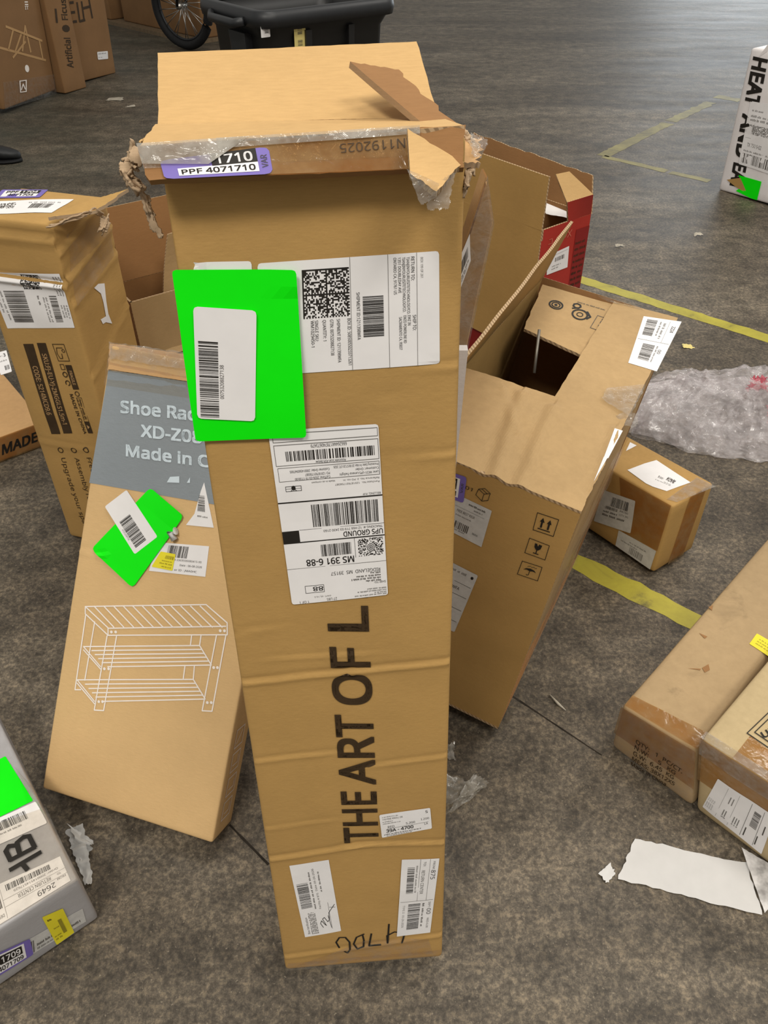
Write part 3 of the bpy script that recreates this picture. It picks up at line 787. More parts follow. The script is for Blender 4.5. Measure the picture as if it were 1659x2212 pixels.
b.poly([(0.1435, 0.5974), (0.1661, 0.6014), (0.1641, 0.6122), (0.1477, 0.6079)], 'ink_blue'); b.poly([(0.1793, 0.6042), (0.185, 0.6054), (0.1834, 0.6146)], 'ink_blue'); b.build('worn_print', K.root)
a = Art(KF, size=(KF.W, KF.H), off=0.0006)
DR = lambda *p: a.line(p, 0.0022, 'ink_pale')
DR(*[(0.0302, 0.3513), (0.2506, 0.4092)])
DR(*[(0.0302, 0.3513), (0.0323, 0.3386)])
DR(*[(0.0302, 0.3513), (0.0802, 0.3241)])
DR(*[(0.0323, 0.3386), (0.0814, 0.3116)])
DR(*[(0.0802, 0.3241), (0.292, 0.3813)])
DR(*[(0.0793, 0.3239), (0.0814, 0.3116), (0.2971, 0.3677)])
DR(*[(0.2506, 0.4092), (0.2933, 0.3878)])
DR(*[(0.2933, 0.3878), (0.2971, 0.3677)])
DR(*[(0.0465, 0.3562), (0.09, 0.3283)])
DR(*[(0.0646, 0.3607), (0.1083, 0.333)])
DR(*[(0.0827, 0.3652), (0.1266, 0.3376)])
DR(*[(0.1006, 0.3696), (0.1447, 0.3422)])
DR(*[(0.1184, 0.374), (0.1628, 0.3468)])
DR(*[(0.1361, 0.3784), (0.1807, 0.3513)])
DR(*[(0.1537, 0.3828), (0.1985, 0.3559)])
DR(*[(0.1712, 0.3871), (0.2163, 0.3604)])
DR(*[(0.1886, 0.3914), (0.2339, 0.3648)])
DR(*[(0.2059, 0.3957), (0.2514, 0.3693)])
DR(*[(0.2231, 0.3999), (0.2688, 0.3737)])
DR(*[(0.2402, 0.4042), (0.2861, 0.3781)])
DR(*[(0.0798, 0.3104), (0.078, 0.1724), (0.0959, 0.1766), (0.0974, 0.3149)])
DR(*[(0.2783, 0.362), (0.2768, 0.2266), (0.2944, 0.2307), (0.2948, 0.3663)])
DR(*[(0.0335, 0.3372), (0.035, 0.1987)])
DR(*[(0.0525, 0.3291), (0.051, 0.2206)])
DR(*[(0.035, 0.1987), (0.0463, 0.2018)])
DR(*[(0.2343, 0.3508), (0.2353, 0.3335)])
DR(*[(0.251, 0.355), (0.2516, 0.3377)])
DR(*[(0.2322, 0.2948), (0.2333, 0.2719)])
DR(*[(0.249, 0.2993), (0.2513, 0.2768)])
DR(*[(0.0386, 0.2799), (0.2517, 0.3369)])
DR(*[(0.0386, 0.2799), (0.0768, 0.2527)])
DR(*[(0.0552, 0.2768), (0.2571, 0.3314)])
DR(*[(0.0628, 0.2713), (0.2625, 0.3258)])
DR(*[(0.0704, 0.2659), (0.2678, 0.3203)])
DR(*[(0.078, 0.2605), (0.2732, 0.3148)])
DR(*[(0.09, 0.2562), (0.2786, 0.3092)])
DR(*[(0.2517, 0.3369), (0.2786, 0.3092)])
DR(*[(0.0396, 0.2741), (0.0775, 0.2485)])
DR(*[(0.0361, 0.2175), (0.2514, 0.2764)])
DR(*[(0.0361, 0.2175), (0.0758, 0.188)])
DR(*[(0.053, 0.214), (0.2568, 0.2708)])
DR(*[(0.061, 0.2081), (0.2623, 0.2651)])
DR(*[(0.0689, 0.2022), (0.2677, 0.2595)])
DR(*[(0.0768, 0.1964), (0.2731, 0.2539)])
DR(*[(0.0891, 0.1917), (0.2785, 0.2483)])
DR(*[(0.2514, 0.2764), (0.2785, 0.2483)])
DR(*[(0.0371, 0.2116), (0.0765, 0.1838)])
a.disc(0.0866, 0.3189, 0.0026, "ink_pale")
a.disc(0.0945, 0.3209, 0.0026, "ink_pale")
a.disc(0.2835, 0.3713, 0.0026, "ink_pale")
a.disc(0.291, 0.3731, 0.0026, "ink_pale")
a.disc(0.0845, 0.2509, 0.0026, "ink_pale")
a.disc(0.0925, 0.253, 0.0026, "ink_pale")
a.disc(0.2836, 0.306, 0.0026, "ink_pale")
a.disc(0.2902, 0.3077, 0.0026, "ink_pale")
a.disc(0.0839, 0.1898, 0.0026, "ink_pale")
a.disc(0.091, 0.1918, 0.0026, "ink_pale")
a.disc(0.2834, 0.2432, 0.0026, "ink_pale")
a.disc(0.2904, 0.2452, 0.0026, "ink_pale")
a.build('rack_drawing', K.root, 'white line drawing of a slatted shoe rack')
GC2 = [(0.0745, 0.564), (0.3369, 0.5034), (0.5508, 0.6821), (0.3431, 0.724)]
a = Art(KF, GC2, (60, 100), 0.0014, lambda u, v: 0.0015 + 0.018 * max(0, v - 0.8) * u).paper('fluorescent_green', 5, 10, 12); a.build('green_card', K.root, 'fluorescent green card')
a = Art(KF, [(0.3194, 0.5765), (0.112, 0.6618), (0.2171, 0.7078), (0.4265, 0.6254)], (100, 52), 0.0030).paper('paper', 3)
a.bars(8, 8, 62, 32, 40, 'ink', lay=1); a.text('00796523310', 26, 4, 3, 22, 'ink_grey'); a.build('bar_code_label', K.root, 'white bar code label on the green card')
v, f = tube_mesh([(0.1766, -0.004, 0.5051), (0.1677, -0.006, 0.516), (0.1772, -0.008, 0.5214)], [0.006, 0.0065, 0.007], 10)
mesh_from('curled_corner', v, f, ['paper_grey'], None, K.root, True)
st_poly(KF, [(0.564, 0.6634), (0.5979, 0.6905), (0.6111, 0.7411), (0.6205, 0.7596), (0.712, 0.6714)], 'torn_label', K.root, 'paper', 0.0008)
b = Art(KF, [(0.6134, 0.684), (0.6756, 0.6858), (0.645, 0.7323), (0.6055, 0.7307)], (40, 100), 0.0012); b.bars(0, 30, 30, 100, 18, 'ink', True); b.small(2, 5, 38, 7); b.build('label_print', K.root)
a = Art(KF, [(0.4072, 0.5484), (0.7133, 0.5658), (0.7047, 0.631), (0.4265, 0.6132)], (100, 56), 0.0007).paper('paper', 0.5)
a.bars(24, 30, 62, 52, 24, 'ink'); a.text('8-3369506080415 00', 40, 24, 3.6, 50, 'ink_soft'); a.text('Date : 06-08-2026', 52, 15, 3.6, 40, 'ink'); a.text('er ID : JMA0HC', 44, 5.5, 3.6, 40, 'ink'); a.build('claim_label', K.root, 'white label with bar code, right of the green card')
a = Art(KF, [(0.4185, 0.5587), (0.5341, 0.561), (0.5363, 0.5976), (0.4546, 0.5957)], (60, 60), 0.0013).paper('sticker_yellow', 3)
a.bars(26, 38, 56, 50, 14, 'ink_olive'); a.small(20, 28, 56, 3.5, 'ink_olive'); a.small(16, 18, 56, 4.5, 'ink_olive'); a.small(26, 7, 54, 4, 'ink_olive'); a.build('yellow_sticker', K.root, 'yellow sticker')
tape(KF, [(-0.0, 0.9148), (0.4958, 0.9242), (0.5047, 1.0177), (-0.0015, 1.0009)], 'clear_tape', K.root, 'clear_tape', 16, 8)
panel('top_flap', [(0.0057, -0.004, 0.7638), (0.1684, -0.004, 0.7715), (0.1526, 0.012, 0.8152), (-0.0084, 0.012, 0.8075)], K.root, 'kraft_pale', 'kraft', 'kraft_edge', 0.004, 0.002, 3, 18, 8, (0.001,0.002,0.002,0.003))
sheet('tape_crumple', [(0.0069, -0.008, 0.7816), (0.1669, -0.008, 0.7908), (0.1563, 0.004, 0.8164), (-0.0056, 0.004, 0.81)], K.root, 'wrinkled_film', 0.0025, 30, 9, 26, 8, 0.003)
KR = K.face('right')
a = Art(KR, size=(KR.W, KR.H), off=0.0006)
for k in range(4):
    z = 0.03 + 0.045 * k
    a.frame(0.02, z, 0.056, z + 0.036, 0.0022, 'ink_pale')
    a.line([(0.028, z+0.008), (0.048, z+0.028)], 0.002, 'ink_pale') if k == 3 else a.line([(0.028, z+0.012), (0.048, z+0.012), (0.048, z+0.026)], 0.002, 'ink_pale')
a.build('handling_symbols', K.root, 'row of pale handling symbols')

# ------------------------------------------------------------------ tall box far left
L = Carton('upright_box', 'upright brown box at the left edge with a torn top corner, printed MADE IN CHINA', (-0.8098, 1.4562, 0.0063), (-18.086, -1.936, -0.765), (0.2049, 0.1775, 0.8129),
    seed=11, amp=0.003, creases={'front': [(0, 0.955, 1, 0.958, 0.006, 0.006), (0, 0.845, 1, 0.85, 0.006, 0.006), (0, 0.36, 1, 0.37, 0.004, 0.002)],
        'right': [(0, 0.93, 0.8, 0.99, 0.006, 0.006), (0, 0.86, 1, 0.93, 0.006, 0.006), (0, 0.80, 1, 0.86, 0.006, 0.004), (0, 0.60, 1, 0.72, 0.005, 0.003)]})
L.body('kraft', 0.008, 0.02, 0.008)
LF, LR_, LT = L.face('front'), L.face('right'), L.face('top')
a = Art(LF, [(0.0751, 0.8596), (0.1158, 0.7138), (0.9589, 0.7459), (0.9537, 0.884)], (70, 110), 0.0009).paper('paper', 0.8, 50, 24)
a.cells(2, 50, 20, 78, 22, 'ink'); a.bars(22, 16, 62, 48, 30, 'ink_soft'); a.small(22, 10, 60, 3); a.small(20, 4, 50, 3)
a.bars(28, 84, 62, 95, 26, 'ink_soft'); a.small(30, 78, 62, 2.5); a.small(30, 74, 62, 2.5); a.small(28, 66, 40, 3, 'ink_soft')
for k in range(3): a.small(4, 98 + k * 4, 28, 2.4); a.small(40, 98 + k * 4, 58, 2.4)
a.build('shipping_label', L.root, 'white shipping label below the dented top')
for c, t, x, w in (([(0.2475, 0.6746), (0.2422, 0.3973), (0.3662, 0.4035), (0.3735, 0.6794)], 'CODE: 5214MCD9.6', 46, 108), ([(0.4249, 0.684), (0.4136, 0.4074), (0.5294, 0.4132), (0.5372, 0.6883)], 'SKU:FJ-EU-YJ-ZMGGLS1.5m-1', 22, 156)):
    a = Art(LF, c, (200, 18), 0.0008); a.paper('ink_brown', 0, 12, 2); a.text(t, x, 4.5, 9, w, 'kraft_pale', 0.012, 'l', 1); a.build('black_code_bar', L.root, 'black printed bar with a code')
a = Art(LF, [(0.6099, 0.6885), (0.6809, 0.4147), (0.8193, 0.4217), (0.7726, 0.6948)], (200, 30), 0.0008)
a.frame(0, 1, 36, 29, 1.2, 'ink_brown'); a.line([(8, 22), (8, 8), (20, 5), (30, 8), (30, 14), (20, 16)], 1.3, 'ink_brown'); a.ring(14, 22, 3, 1.2, 'ink_brown')
a.rect(44, 14, 96, 29, 'ink_brown'); a.text('FRAGILE', 56, 18.5, 7, 30, 'kraft_pale', 0.02, 'l', 2)
a.frame(42, 1, 54, 11, 1.2, 'ink_brown'); a.ring(64, 6, 5, 2.0, 'ink_brown'); a.ring(82, 6, 5, 2.0, 'ink_brown', 14, 1, 0, 300)
a.text('MADE IN CHINA', 106, 0.5, 8, 92, 'ink_brown', 0.02)
a.ring(106, 20, 5, 1.6, 'ink_brown'); a.frame(114, 14, 182, 28, 1, 'ink_brown'); a.small(118, 20, 164, 5, 'ink_brown'); a.small(118, 15.5, 164, 3, 'ink_brown'); a.rect(168, 14, 196, 28, 'ink_brown'); a.poly([(176, 18), (186, 18), (181, 25)], 'kraft_pale', 2)
a.build('printed_symbols', L.root, 'dark printed symbols and MADE IN CHINA')
LC = [(0.2462, 0.3519), (0.2616, -0.0346), (0.8368, 0.005), (0.7662, 0.379)]
for y, t, w in ((2, 'Upgrade your space with', 205), (31, 'Assembly required', 140), (57, 'Free now', 70)):
    a = Art(LF, LC, (230, 80), 0.0008); a.ring(6, y + 5, 5, 1.6, 'ink_brown'); a.text(t, 22, y, 9, w, 'ink_brown'); a.build('printed_line', L.root)
a = Art(LT, [(0.2473, 0.0665), (0.8243, 0.2949), (0.7588, 0.7937), (0.0308, 0.4385)], (100, 60), 0.0009).paper('paper', 0.8)
a.cells(14, 26, 34, 50, 12, 'ink_soft', 1, 0.5, False); a.bars(56, 20, 84, 40, 20, 'ink_soft'); a.small(50, 44, 90, 4); a.build('top_label', L.root, 'white label on the top')
a = Art(LT, [(0.0053, 0.5346), (0.4108, 0.7191), (0.3302, 1.0005), (-0.1158, 0.8368)], (100, 60), 0.0013).paper('purple', 4)
a.rect(10, 10, 88, 52, 'paper'); a.rect(46, 30, 88, 52, 'ink', 2); a.text('1704', 50, 34, 14, 34, 'paper', 0.02, 'l', 3); a.text('PPF', 16, 32, 16, 26, 'ink', 0.02, 'l', 3); a.text('4071704', 24, 13, 13, 56, 'ink', 0.02, 'l', 3); a.build('purple_sticker', L.root, 'purple 1704 sticker')
st_poly(LR_, [(0.4228, 0.8135), (0.511, 0.8169), (0.6171, 0.8091), (0.5674, 0.7662), (0.553, 0.7319), (0.5856, 0.7016), (0.4764, 0.7161), (0.4199, 0.7164), (0.3998, 0.7311), (0.5023, 0.7303), (0.5149, 0.7684), (0.51, 0.7913)], 'torn_label', L.root, 'paper', 0.0012, 'torn scrap of white label')
D0 = 1.4211
panel('torn_flap', [(0.2056, -0.0019, 0.8262), (0.2665, 0.0604, 0.8284), (0.2604, 0.1714, 0.8341), (0.2105, 0.0815, 0.8271)], L.root, 'kraft', 'kraft_dark', 'torn_fibre', 0.006, 0.004, 14, 16, 8, (0.004, 0.008, 0.006, 0.004))
shreds(L.root, [(0.2653, 0.0583, 0.8263), (0.2648, 0.0864, 0.8118), (0.2659, 0.0657, 0.787)], 0.02, 6, 71, 'torn_fibre')
shreds(L.root, [(0.2102, -0.0105, 0.8143), (0.2646, 0.0575, 0.8257)], 0.008, 4, 81, 'torn_fibre')
tape(LR_, ((0.05,0.80),(0.9,0.86),(0.95,0.99),(0.2,0.96)), 'clear_tape', L.root, 'clear_tape')

# ------------------------------------------------------------------ low box behind it
W_ = Carton('low_box', 'low brown box lying behind the upright box at left, lettered MADE', (-1.3818, 1.5543, 0.0036), (39.141, -0.001, 0.009), (0.5, 0.5, 0.0773), seed=13, amp=0.0015)
W_.body('kraft_pale', 0.006, 0.04)
WF, WT = W_.face('front'), W_.face('top')
a = Art(WF, [(0.7155, 0.2343), (1.0162, 0.2715), (1.0399, 0.8052), (0.7431, 0.7888)], (110, 30), 0.0008); a.text('MADE', 2, 2, 22, 76, 'ink', 0.03); a.build('printed_lettering', W_.root, 'black lettering MADE')
tape(WF, ((0,0.0),(1,0.0),(1,1),(0,1)), 'brown_tape', W_.root, 'brown_tape', 12, 3, 0.0005)
a = Art(WT, [(0.9808, 0.6791), (1.0513, 0.6804), (1.118, 0.9801), (1.0413, 0.9867)], (40, 60), 0.0009).paper('paper', 2); a.text('3', 26, 44, 9, 7, 'ink', 0.02); a.small(6, 46, 22, 4); a.bars(20, 8, 36, 20, 10, 'ink'); a.small(4, 32, 34, 4); a.build('white_label', W_.root, 'white label with the number 3')

# ------------------------------------------------------------------ open box standing behind, left of the tall box
N = Carton('open_narrow_box', 'open brown box standing behind the shoe rack box, its back flap raised', (-0.585, 1.655, 0.0), (36, 0, 0), (0.42, 0.12, 0.555), seed=17)
w, d, h = N.dims
panel('front_wall', [(0,0,0),(w,0,0),(w,0,h),(0,0,h)], N.root, 'kraft_tan', 'kraft', 'kraft_edge', 0.005, 0.002, 1)
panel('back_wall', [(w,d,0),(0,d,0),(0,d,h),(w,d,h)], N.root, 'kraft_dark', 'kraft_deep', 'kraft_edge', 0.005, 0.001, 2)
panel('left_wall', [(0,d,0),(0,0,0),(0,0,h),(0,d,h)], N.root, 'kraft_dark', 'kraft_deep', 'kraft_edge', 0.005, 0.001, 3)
panel('right_wall', [(w,0,0),(w,d,0),(w,d,h),(w,0,h)], N.root, 'kraft', 'kraft', 'kraft_edge', 0.005, 0.001, 4)
panel('bottom', [(0,0,0.005),(w,0,0.005),(w,d,0.005),(0,d,0.005)], N.root, 'kraft', 'kraft', 'kraft_edge', 0.005, 0, 4, 2, 2)
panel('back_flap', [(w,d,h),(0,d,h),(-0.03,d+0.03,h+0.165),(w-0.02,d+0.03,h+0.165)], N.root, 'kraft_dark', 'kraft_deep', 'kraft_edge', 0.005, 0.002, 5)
panel('front_flap', [(0.055,-0.004,0.40),(w,-0.004,0.40),(w-0.02,0.012,h+0.14),(0.13,0.03,h+0.12)], N.root, 'kraft_tan', 'kraft', 'kraft_edge', 0.005, 0.003, 6, 16, 16, curve=-0.02)

# ------------------------------------------------------------------ slab and white board behind the tall box
A_, B_ = (0.1, 0.775, 1.1098), (0.113, 0.792, 1.058)
q0, q1 = (-0.1692, 0.7919, 0.0), (-0.0094, 0.8048, 0.0)
G = empty('taped_slab_box', 'narrow brown box wrapped in clear plastic, peeking out right behind the tall box', 'box', q0)
def loc(p, o): return Vector(p) - Vector(o)
gq = [loc(q0, q0) + Vector((0, 0.0, 0.004)), loc(q1, q0) + Vector((0, 0, 0.004)), loc(B_, q0), loc(A_, q0)]
nrm = (gq[1]-gq[0]).cross(gq[3]-gq[0]).normalized() * 0.03
V = [*gq, *[p - nrm for p in gq]]
bm = bmesh.new(); vs = [bm.verts.new(p) for p in V]
for f in ((0,1,2,3),(7,6,5,4),(0,4,5,1),(1,5,6,2),(2,6,7,3),(3,7,4,0)): bm.faces.new([vs[i] for i in f])
bmesh.ops.bevel(bm, geom=bm.edges[:], offset=0.003, segments=2, affect='EDGES')
me = bpy.data.meshes.new('carton_body'); bm.to_mesh(me); bm.free(); me.materials.append(MATS['kraft_pale']); link('carton_body', me, G)
GQ = Quad(gq)
tape(GQ, ((-0.01,0.0),(1.02,0.0),(1.02,1.0),(-0.01,1.0)), 'plastic_wrap', G, 'wrinkled_film', 10, 40, 0.002)
a = Art(GQ, [(0.212, 0.8828), (0.3381, 0.9362), (0.0108, 0.9497), (-0.131, 0.8998)], (100, 60), 0.003).paper('paper', 1); a.bars(30, 22, 88, 44, 18, 'ink_soft'); a.small(20, 12, 90, 4, 'ink_soft'); a.small(20, 6, 80, 4); a.build('white_label', G, 'white bar code label')
H_ = empty('white_board', 'thin white board standing upright between the tall box and the open wide box', 'board', (-0.005, 0.752, 0), (0, 0, 0))
wb = [Vector((-0.04, 0, 0)), Vector((0.0921, -0.002, 0.6222)), Vector((0.0968, -0.002, 0.9338)), Vector((0.0406, -0.002, 0.9338))]
wb[0].x = wb[1].x - 0.10; wb[1] = Vector((wb[2].x - 0.02, wb[1].y, 0.0)); wb[0].y = wb[1].y
WB = panel('board_face', wb, H_, 'white_carton', 'white_carton', 'white_carton', 0.012, 0.0003, 2, 6, 20)
a = Art(WB, ((0,0),(1,0),(1,1),(0,1)), (100, 880), 0.0006); a.text('?', 76, 690, 26, 14, 'ink', 0.02); a.build('printed_mark', H_)

# ------------------------------------------------------------------ wide open box
O = Carton('open_wide_box', 'large open brown box right of the tall box, dark inside', (-0.0498, 1.0107, 0.0605), (-26.784, -2.134, 6.329), (0.311, 0.7567, 0.5807), seed=19)
w, d, h = O.dims; db = d - 0.2
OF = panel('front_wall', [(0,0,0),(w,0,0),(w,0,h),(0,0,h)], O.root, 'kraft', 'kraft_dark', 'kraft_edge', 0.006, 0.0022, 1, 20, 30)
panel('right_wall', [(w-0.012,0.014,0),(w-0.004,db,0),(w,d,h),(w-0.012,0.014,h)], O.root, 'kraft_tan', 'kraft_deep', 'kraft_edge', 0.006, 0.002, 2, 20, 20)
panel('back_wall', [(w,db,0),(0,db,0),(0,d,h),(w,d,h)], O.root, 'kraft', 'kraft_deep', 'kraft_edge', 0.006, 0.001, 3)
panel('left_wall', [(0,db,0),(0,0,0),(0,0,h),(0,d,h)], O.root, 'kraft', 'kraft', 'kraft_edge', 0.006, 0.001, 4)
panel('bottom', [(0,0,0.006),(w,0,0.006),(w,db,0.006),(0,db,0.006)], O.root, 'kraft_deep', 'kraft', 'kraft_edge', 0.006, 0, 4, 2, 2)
OT = panel('front_flap', [(0,0,h+0.002),(w,0,h+0.002),(w,0.285,h+0.009),(0,0.262,h+0.006)], O.root, 'kraft_tan', 'kraft', 'kraft_edge', 0.005, 0.003, 5, 80, 60, (0, 0.002, 0.0015, 0.001), creases=[(0.5508, -0.0437, 0.4173, 0.9112, 0.011, 0.0042), (0.6877, -0.0316, 0.612, 0.8673, 0.011, 0.0038), (1.0232, 0.2168, 0.9744, 0.8366, 0.010, 0.003), (0.3159, 0.8995, 0.4991, 0.4868, 0.009, 0.002)])
OR = panel('right_flap', [(0.585*w,0.25,h+0.001),(w,0.26,h+0.001),(w+0.004,d+0.004,h+0.003),(0.565*w,0.975*d,h+0.004)], O.root, 'kraft_tan', 'kraft', 'kraft_edge', 0.005, 0.0018, 6, 16, 24, (0.002, 0.001, 0.002, 0.0015))
OB = panel('back_flap', [(0.15*w,0.67*d,h-0.008),(0.60*w,0.63*d,h-0.008),(0.60*w,0.975*d,h-0.003),(0.05*w,0.955*d,h-0.002)], O.root, 'kraft_tan', 'kraft', 'kraft_edge', 0.006, 0.001, 7, 14, 14, (0.0015, 0, 0.001, 0.002))
panel('left_flap', [(0,d,h),(0,0,h),(0.060,0.0,h+0.128),(0.032,d,h+0.136)], O.root, 'kraft_tan', 'kraft', 'kraft_edge', 0.006, 0.002, 8, 30, 12, (0, 0.001, 0.0012, 0.001))
sheet('side_tape', [(w+0.004,0.002,0.01), (0.3287, 0.06, -0.0275), (0.325, 0.28, 0.5886), (w+0.004,0.004,h-0.01)], O.root, 'clear_tape', 0.004, 12, 3, 10, 30, 0.004)
sheet('side_tape', [(w+0.006,0.01,0.16), (0.3203, 0.12, 0.2846), (0.3253, 0.3, 0.584), (w+0.006,0.10,h-0.01)], O.root, 'clear_tape', 0.006, 14, 8, 10, 30, 0.006)
sheet('loose_tape', [(0.3139, 0.2933, 0.588), (0.3148, 0.4223, 0.588), (0.2566, 0.3551, 0.592), (0.256, 0.3174, 0.592)], O.root, 'wrinkled_film', 0.003, 30, 4, 14, 8, 0.004)
sheet('loose_tape', [(0.1813, 0.7323, 0.584), (0.247, 0.7404, 0.584), (0.1925, 0.7289, 0.6), (0.1248, 0.7082, 0.6)], O.root, 'wrinkled_film', 0.005, 40, 5, 16, 8, 0.006)
sheet('torn_tape_corner', [(0.2943, 0.2755, 0.585), (0.3326, 0.27, 0.585), (0.3256, 0.2893, 0.6), (0.3007, 0.2969, 0.6)], O.root, 'wrinkled_film', 0.005, 50, 6, 10, 10, 0.006)
st_poly(OT, [(0.9656, 0.8303), (1.0098, 0.8393), (1.0043, 0.5134), (0.9822, 0.5128)], 'white_strip', O.root, 'paper', 0.0009)
st_poly(OT, [(0.9801, 0.5214), (1.0001, 0.5205), (0.9895, 0.2753)], 'white_strip', O.root, 'paper', 0.0009)
a = Art(OR, [(0.523, 0.9169), (0.6565, 0.4691), (1.0729, 0.466), (1.0751, 0.9649)], (105, 50), 0.0008).paper('paper', 0.6)
a.bars(6, 6, 42, 20, 24, 'ink_soft'); a.small(8, 24, 40, 2.6); a.bars(60, 12, 92, 30, 26, 'ink_soft'); a.text('2224', 14, 41, 5, 14, 'ink', 0.01); a.text('00', 66, 37, 5, 8, 'ink'); a.rect(52, 2, 52.5, 48, 'ink_grey'); a.rect(4, 36, 52, 36.4, 'ink_grey'); a.small(10, 29, 46, 3.5); a.small(60, 33, 92, 2.5)
a.build('return_label', O.root, 'white return label on the right flap')
a = Art(OB, ((0,0),(1,0),(1,1),(0,1)), (100, 110), 0.0008)
a.ring(28, 72, 9, 2.2, 'ink'); a.ring(28, 72, 5.5, 1.6, 'ink'); a.disc(28, 72, 2.2, 'ink')
a.ring(63, 68, 10, 2.4, 'ink'); a.ring(63, 68, 4, 1.2, 'ink'); a.ring(54, 84, 5, 2.4, 'ink', 7); a.line([(50, 76), (56, 80)], 2.4); a.line([(70, 78), (77, 70), (74, 64)], 2.6)
a.small(52, 92, 90, 2, 'ink_soft'); a.frame(84, 50, 112, 78, 0.8, 'ink_soft'); a.cells(92, 56, 108, 74, 8, 'ink_soft', 1, 0.5, False)
a.build('printed_symbols', O.root, 'round black printed symbols')
def icon(corners, kind):
    a = Art(OF, corners, (46, 38), 0.0008); a.frame(0, 0, 46, 38, 1.3, 'ink')
    if kind == 0:
        for x in (15, 30): a.rect(x-2, 10, x+2, 24, 'ink'); a.poly([(x-5, 22), (x+5, 22), (x, 31)], 'ink')
        a.rect(9, 6, 36, 8, 'ink')
    if kind == 1:
        a.poly([(15, 31), (31, 31), (30, 22), (26, 17), (23, 16), (20, 17), (16, 22)], 'ink'); a.rect(22, 8, 24, 18, 'ink'); a.rect(17, 6.5, 29, 8.5, 'ink'); a.poly([(20, 31.5), (23, 26), (24, 31.5)], 'kraft', 2)
    if kind == 2:
        a.poly([(9, 18), (14, 23), (23, 25), (32, 23), (37, 18), (30, 20), (23, 18), (16, 20)], 'ink'); a.line([(23, 20), (23, 8), (20, 6), (18, 8)], 1.3)
        for k in range(8): a.line([(16 + 2.6 * k, 28 + (k % 3)), (17 + 2.6 * k, 30 + (k % 3))], 1.0)
    a.build('handling_symbol', O.root)
icon([(0.809, 0.8865), (0.917, 0.8917), (0.9139, 0.953), (0.8031, 0.9488)], 0)
icon([(0.8063, 0.7974), (0.9182, 0.802), (0.9146, 0.8581), (0.8062, 0.8562)], 1)
icon([(0.805, 0.7112), (0.919, 0.7184), (0.917, 0.7742), (0.8079, 0.7667)], 2)
a = Art(OF, [(0.4192, 0.9086), (0.5498, 0.9099), (0.5539, 0.9606), (0.4232, 0.9593)], (54, 32), 0.0008)
a.text('01', 0, 14, 7, 16, 'ink'); a.line([(26,10),(42,2),(54,8),(54,24),(40,30),(28,24),(26,10)], 1.2); a.line([(28,24),(42,18),(54,24)], 1.2); a.line([(42,18),(42,2)], 1.2); a.line([(34, 27),(48, 21)], 1.2)
a.build('box_symbol', O.root)
a = Art(OF, [(0.2628, 0.7716), (0.5826, 0.753), (0.5845, 0.8939), (0.292, 0.9056)], (120, 80), 0.0008).paper('paper_grey', 1.5)
a.bars(20, 12, 84, 28, 26, 'ink_soft'); a.small(20, 8, 80, 3); a.text('FREE BEST RIGR', 50, 48, 5, 40, 'ink_soft'); a.rect(10, 58, 110, 58.5, 'ink_grey'); a.small(70, 70, 108, 4, 'ink_soft'); a.small(84, 63, 104, 3); a.small(50, 40, 84, 2.5); a.text('88494', 94, 16, 4, 12, 'ink_soft')
a.build('grey_label', O.root, 'scuffed white label with bar code')
a = Art(OF, [(0.226, 0.3683), (0.5649, 0.368), (0.6076, 0.6435), (0.3132, 0.6579)], (110, 130), 0.0008).paper('paper_grey', 3)
for y in (22, 48, 76, 100): a.rect(4, y, 106, y + 0.8, 'ink_soft')
a.small(30, 118, 92, 5); a.disc(101, 120, 3, 'ink'); a.text('398WFA', 56, 86, 6, 30, 'ink'); a.small(30, 94, 64, 3)
a.build('lined_label', O.root, 'white lined label lower on the front')
a = Art(OF, [(0.3004, 0.8806), (0.432, 0.8815), (0.4163, 0.9705), (0.2926, 0.9651)], (54, 60), 0.0016).paper('purple', 6)
a.rect(-10, 8, 40, 52, 'paper'); a.rect(0, 26, 34, 50, 'ink', 2); a.text('1', 24, 30, 15, 7, 'paper', 0.02, 'l', 3); a.text('01', 20, 11, 11, 15, 'ink', 0.02, 'l', 3); a.text('VAR', 50, 22, 6, 22, 'ink_soft', 0, 'l', 2, None, 90)
a.build('purple_sticker', O.root, 'purple sticker ending in 1')
F_ = Carton('dark_filler', 'black packing added to darken the inside of the large open box', tuple(O.root.matrix_basis @ Vector((0.02, 0.10, 0.02))), (-26.784, -2.134, 6.329), (0.235, 0.42, 0.40), seed=23, amp=0.012, cat='filler')  # added block, stands in for the darkness inside the box
F_.body('shade_black', 0.02, 0.03)
va = (0.0853, 0.47, 0.5999); vb = (0.1085, 0.42, 0.5339)
v, f = tube_mesh([va, vb], 0.003, 8)
rod = mesh_from('metal_rod', [O.root.matrix_basis @ Vector(p) for p in v], f, ['rod_metal'], None, None, True)
tag(rod, 'thin grey metal rod standing inside the large open box', 'rod')

# ------------------------------------------------------------------ red box behind
E = Carton('red_box', 'open red box behind the large open box, brown flaps standing up', (0.1476, 2.3519, 0.0007), (-51.981, 0.292, -1.128), (0.45, 0.1916, 0.58), seed=29)
w, d, h = E.dims
EF = panel('front_wall', [(0,0,0),(w,0,0),(w,0,h),(0,0,h)], E.root, 'red_dark', 'kraft_deep', 'kraft_edge', 0.005, 0.001, 1)  # inner wall faces take deeper kraft, putting the inside shade into colour
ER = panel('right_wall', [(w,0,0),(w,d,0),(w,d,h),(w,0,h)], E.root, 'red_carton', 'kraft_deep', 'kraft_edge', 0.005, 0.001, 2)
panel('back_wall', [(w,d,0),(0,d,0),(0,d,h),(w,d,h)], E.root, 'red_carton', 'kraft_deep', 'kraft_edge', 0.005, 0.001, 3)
panel('left_wall', [(0,d,0),(0,0,0),(0,0,h),(0,d,h)], E.root, 'red_carton', 'kraft_deep', 'kraft_edge', 0.005, 0.001, 4)
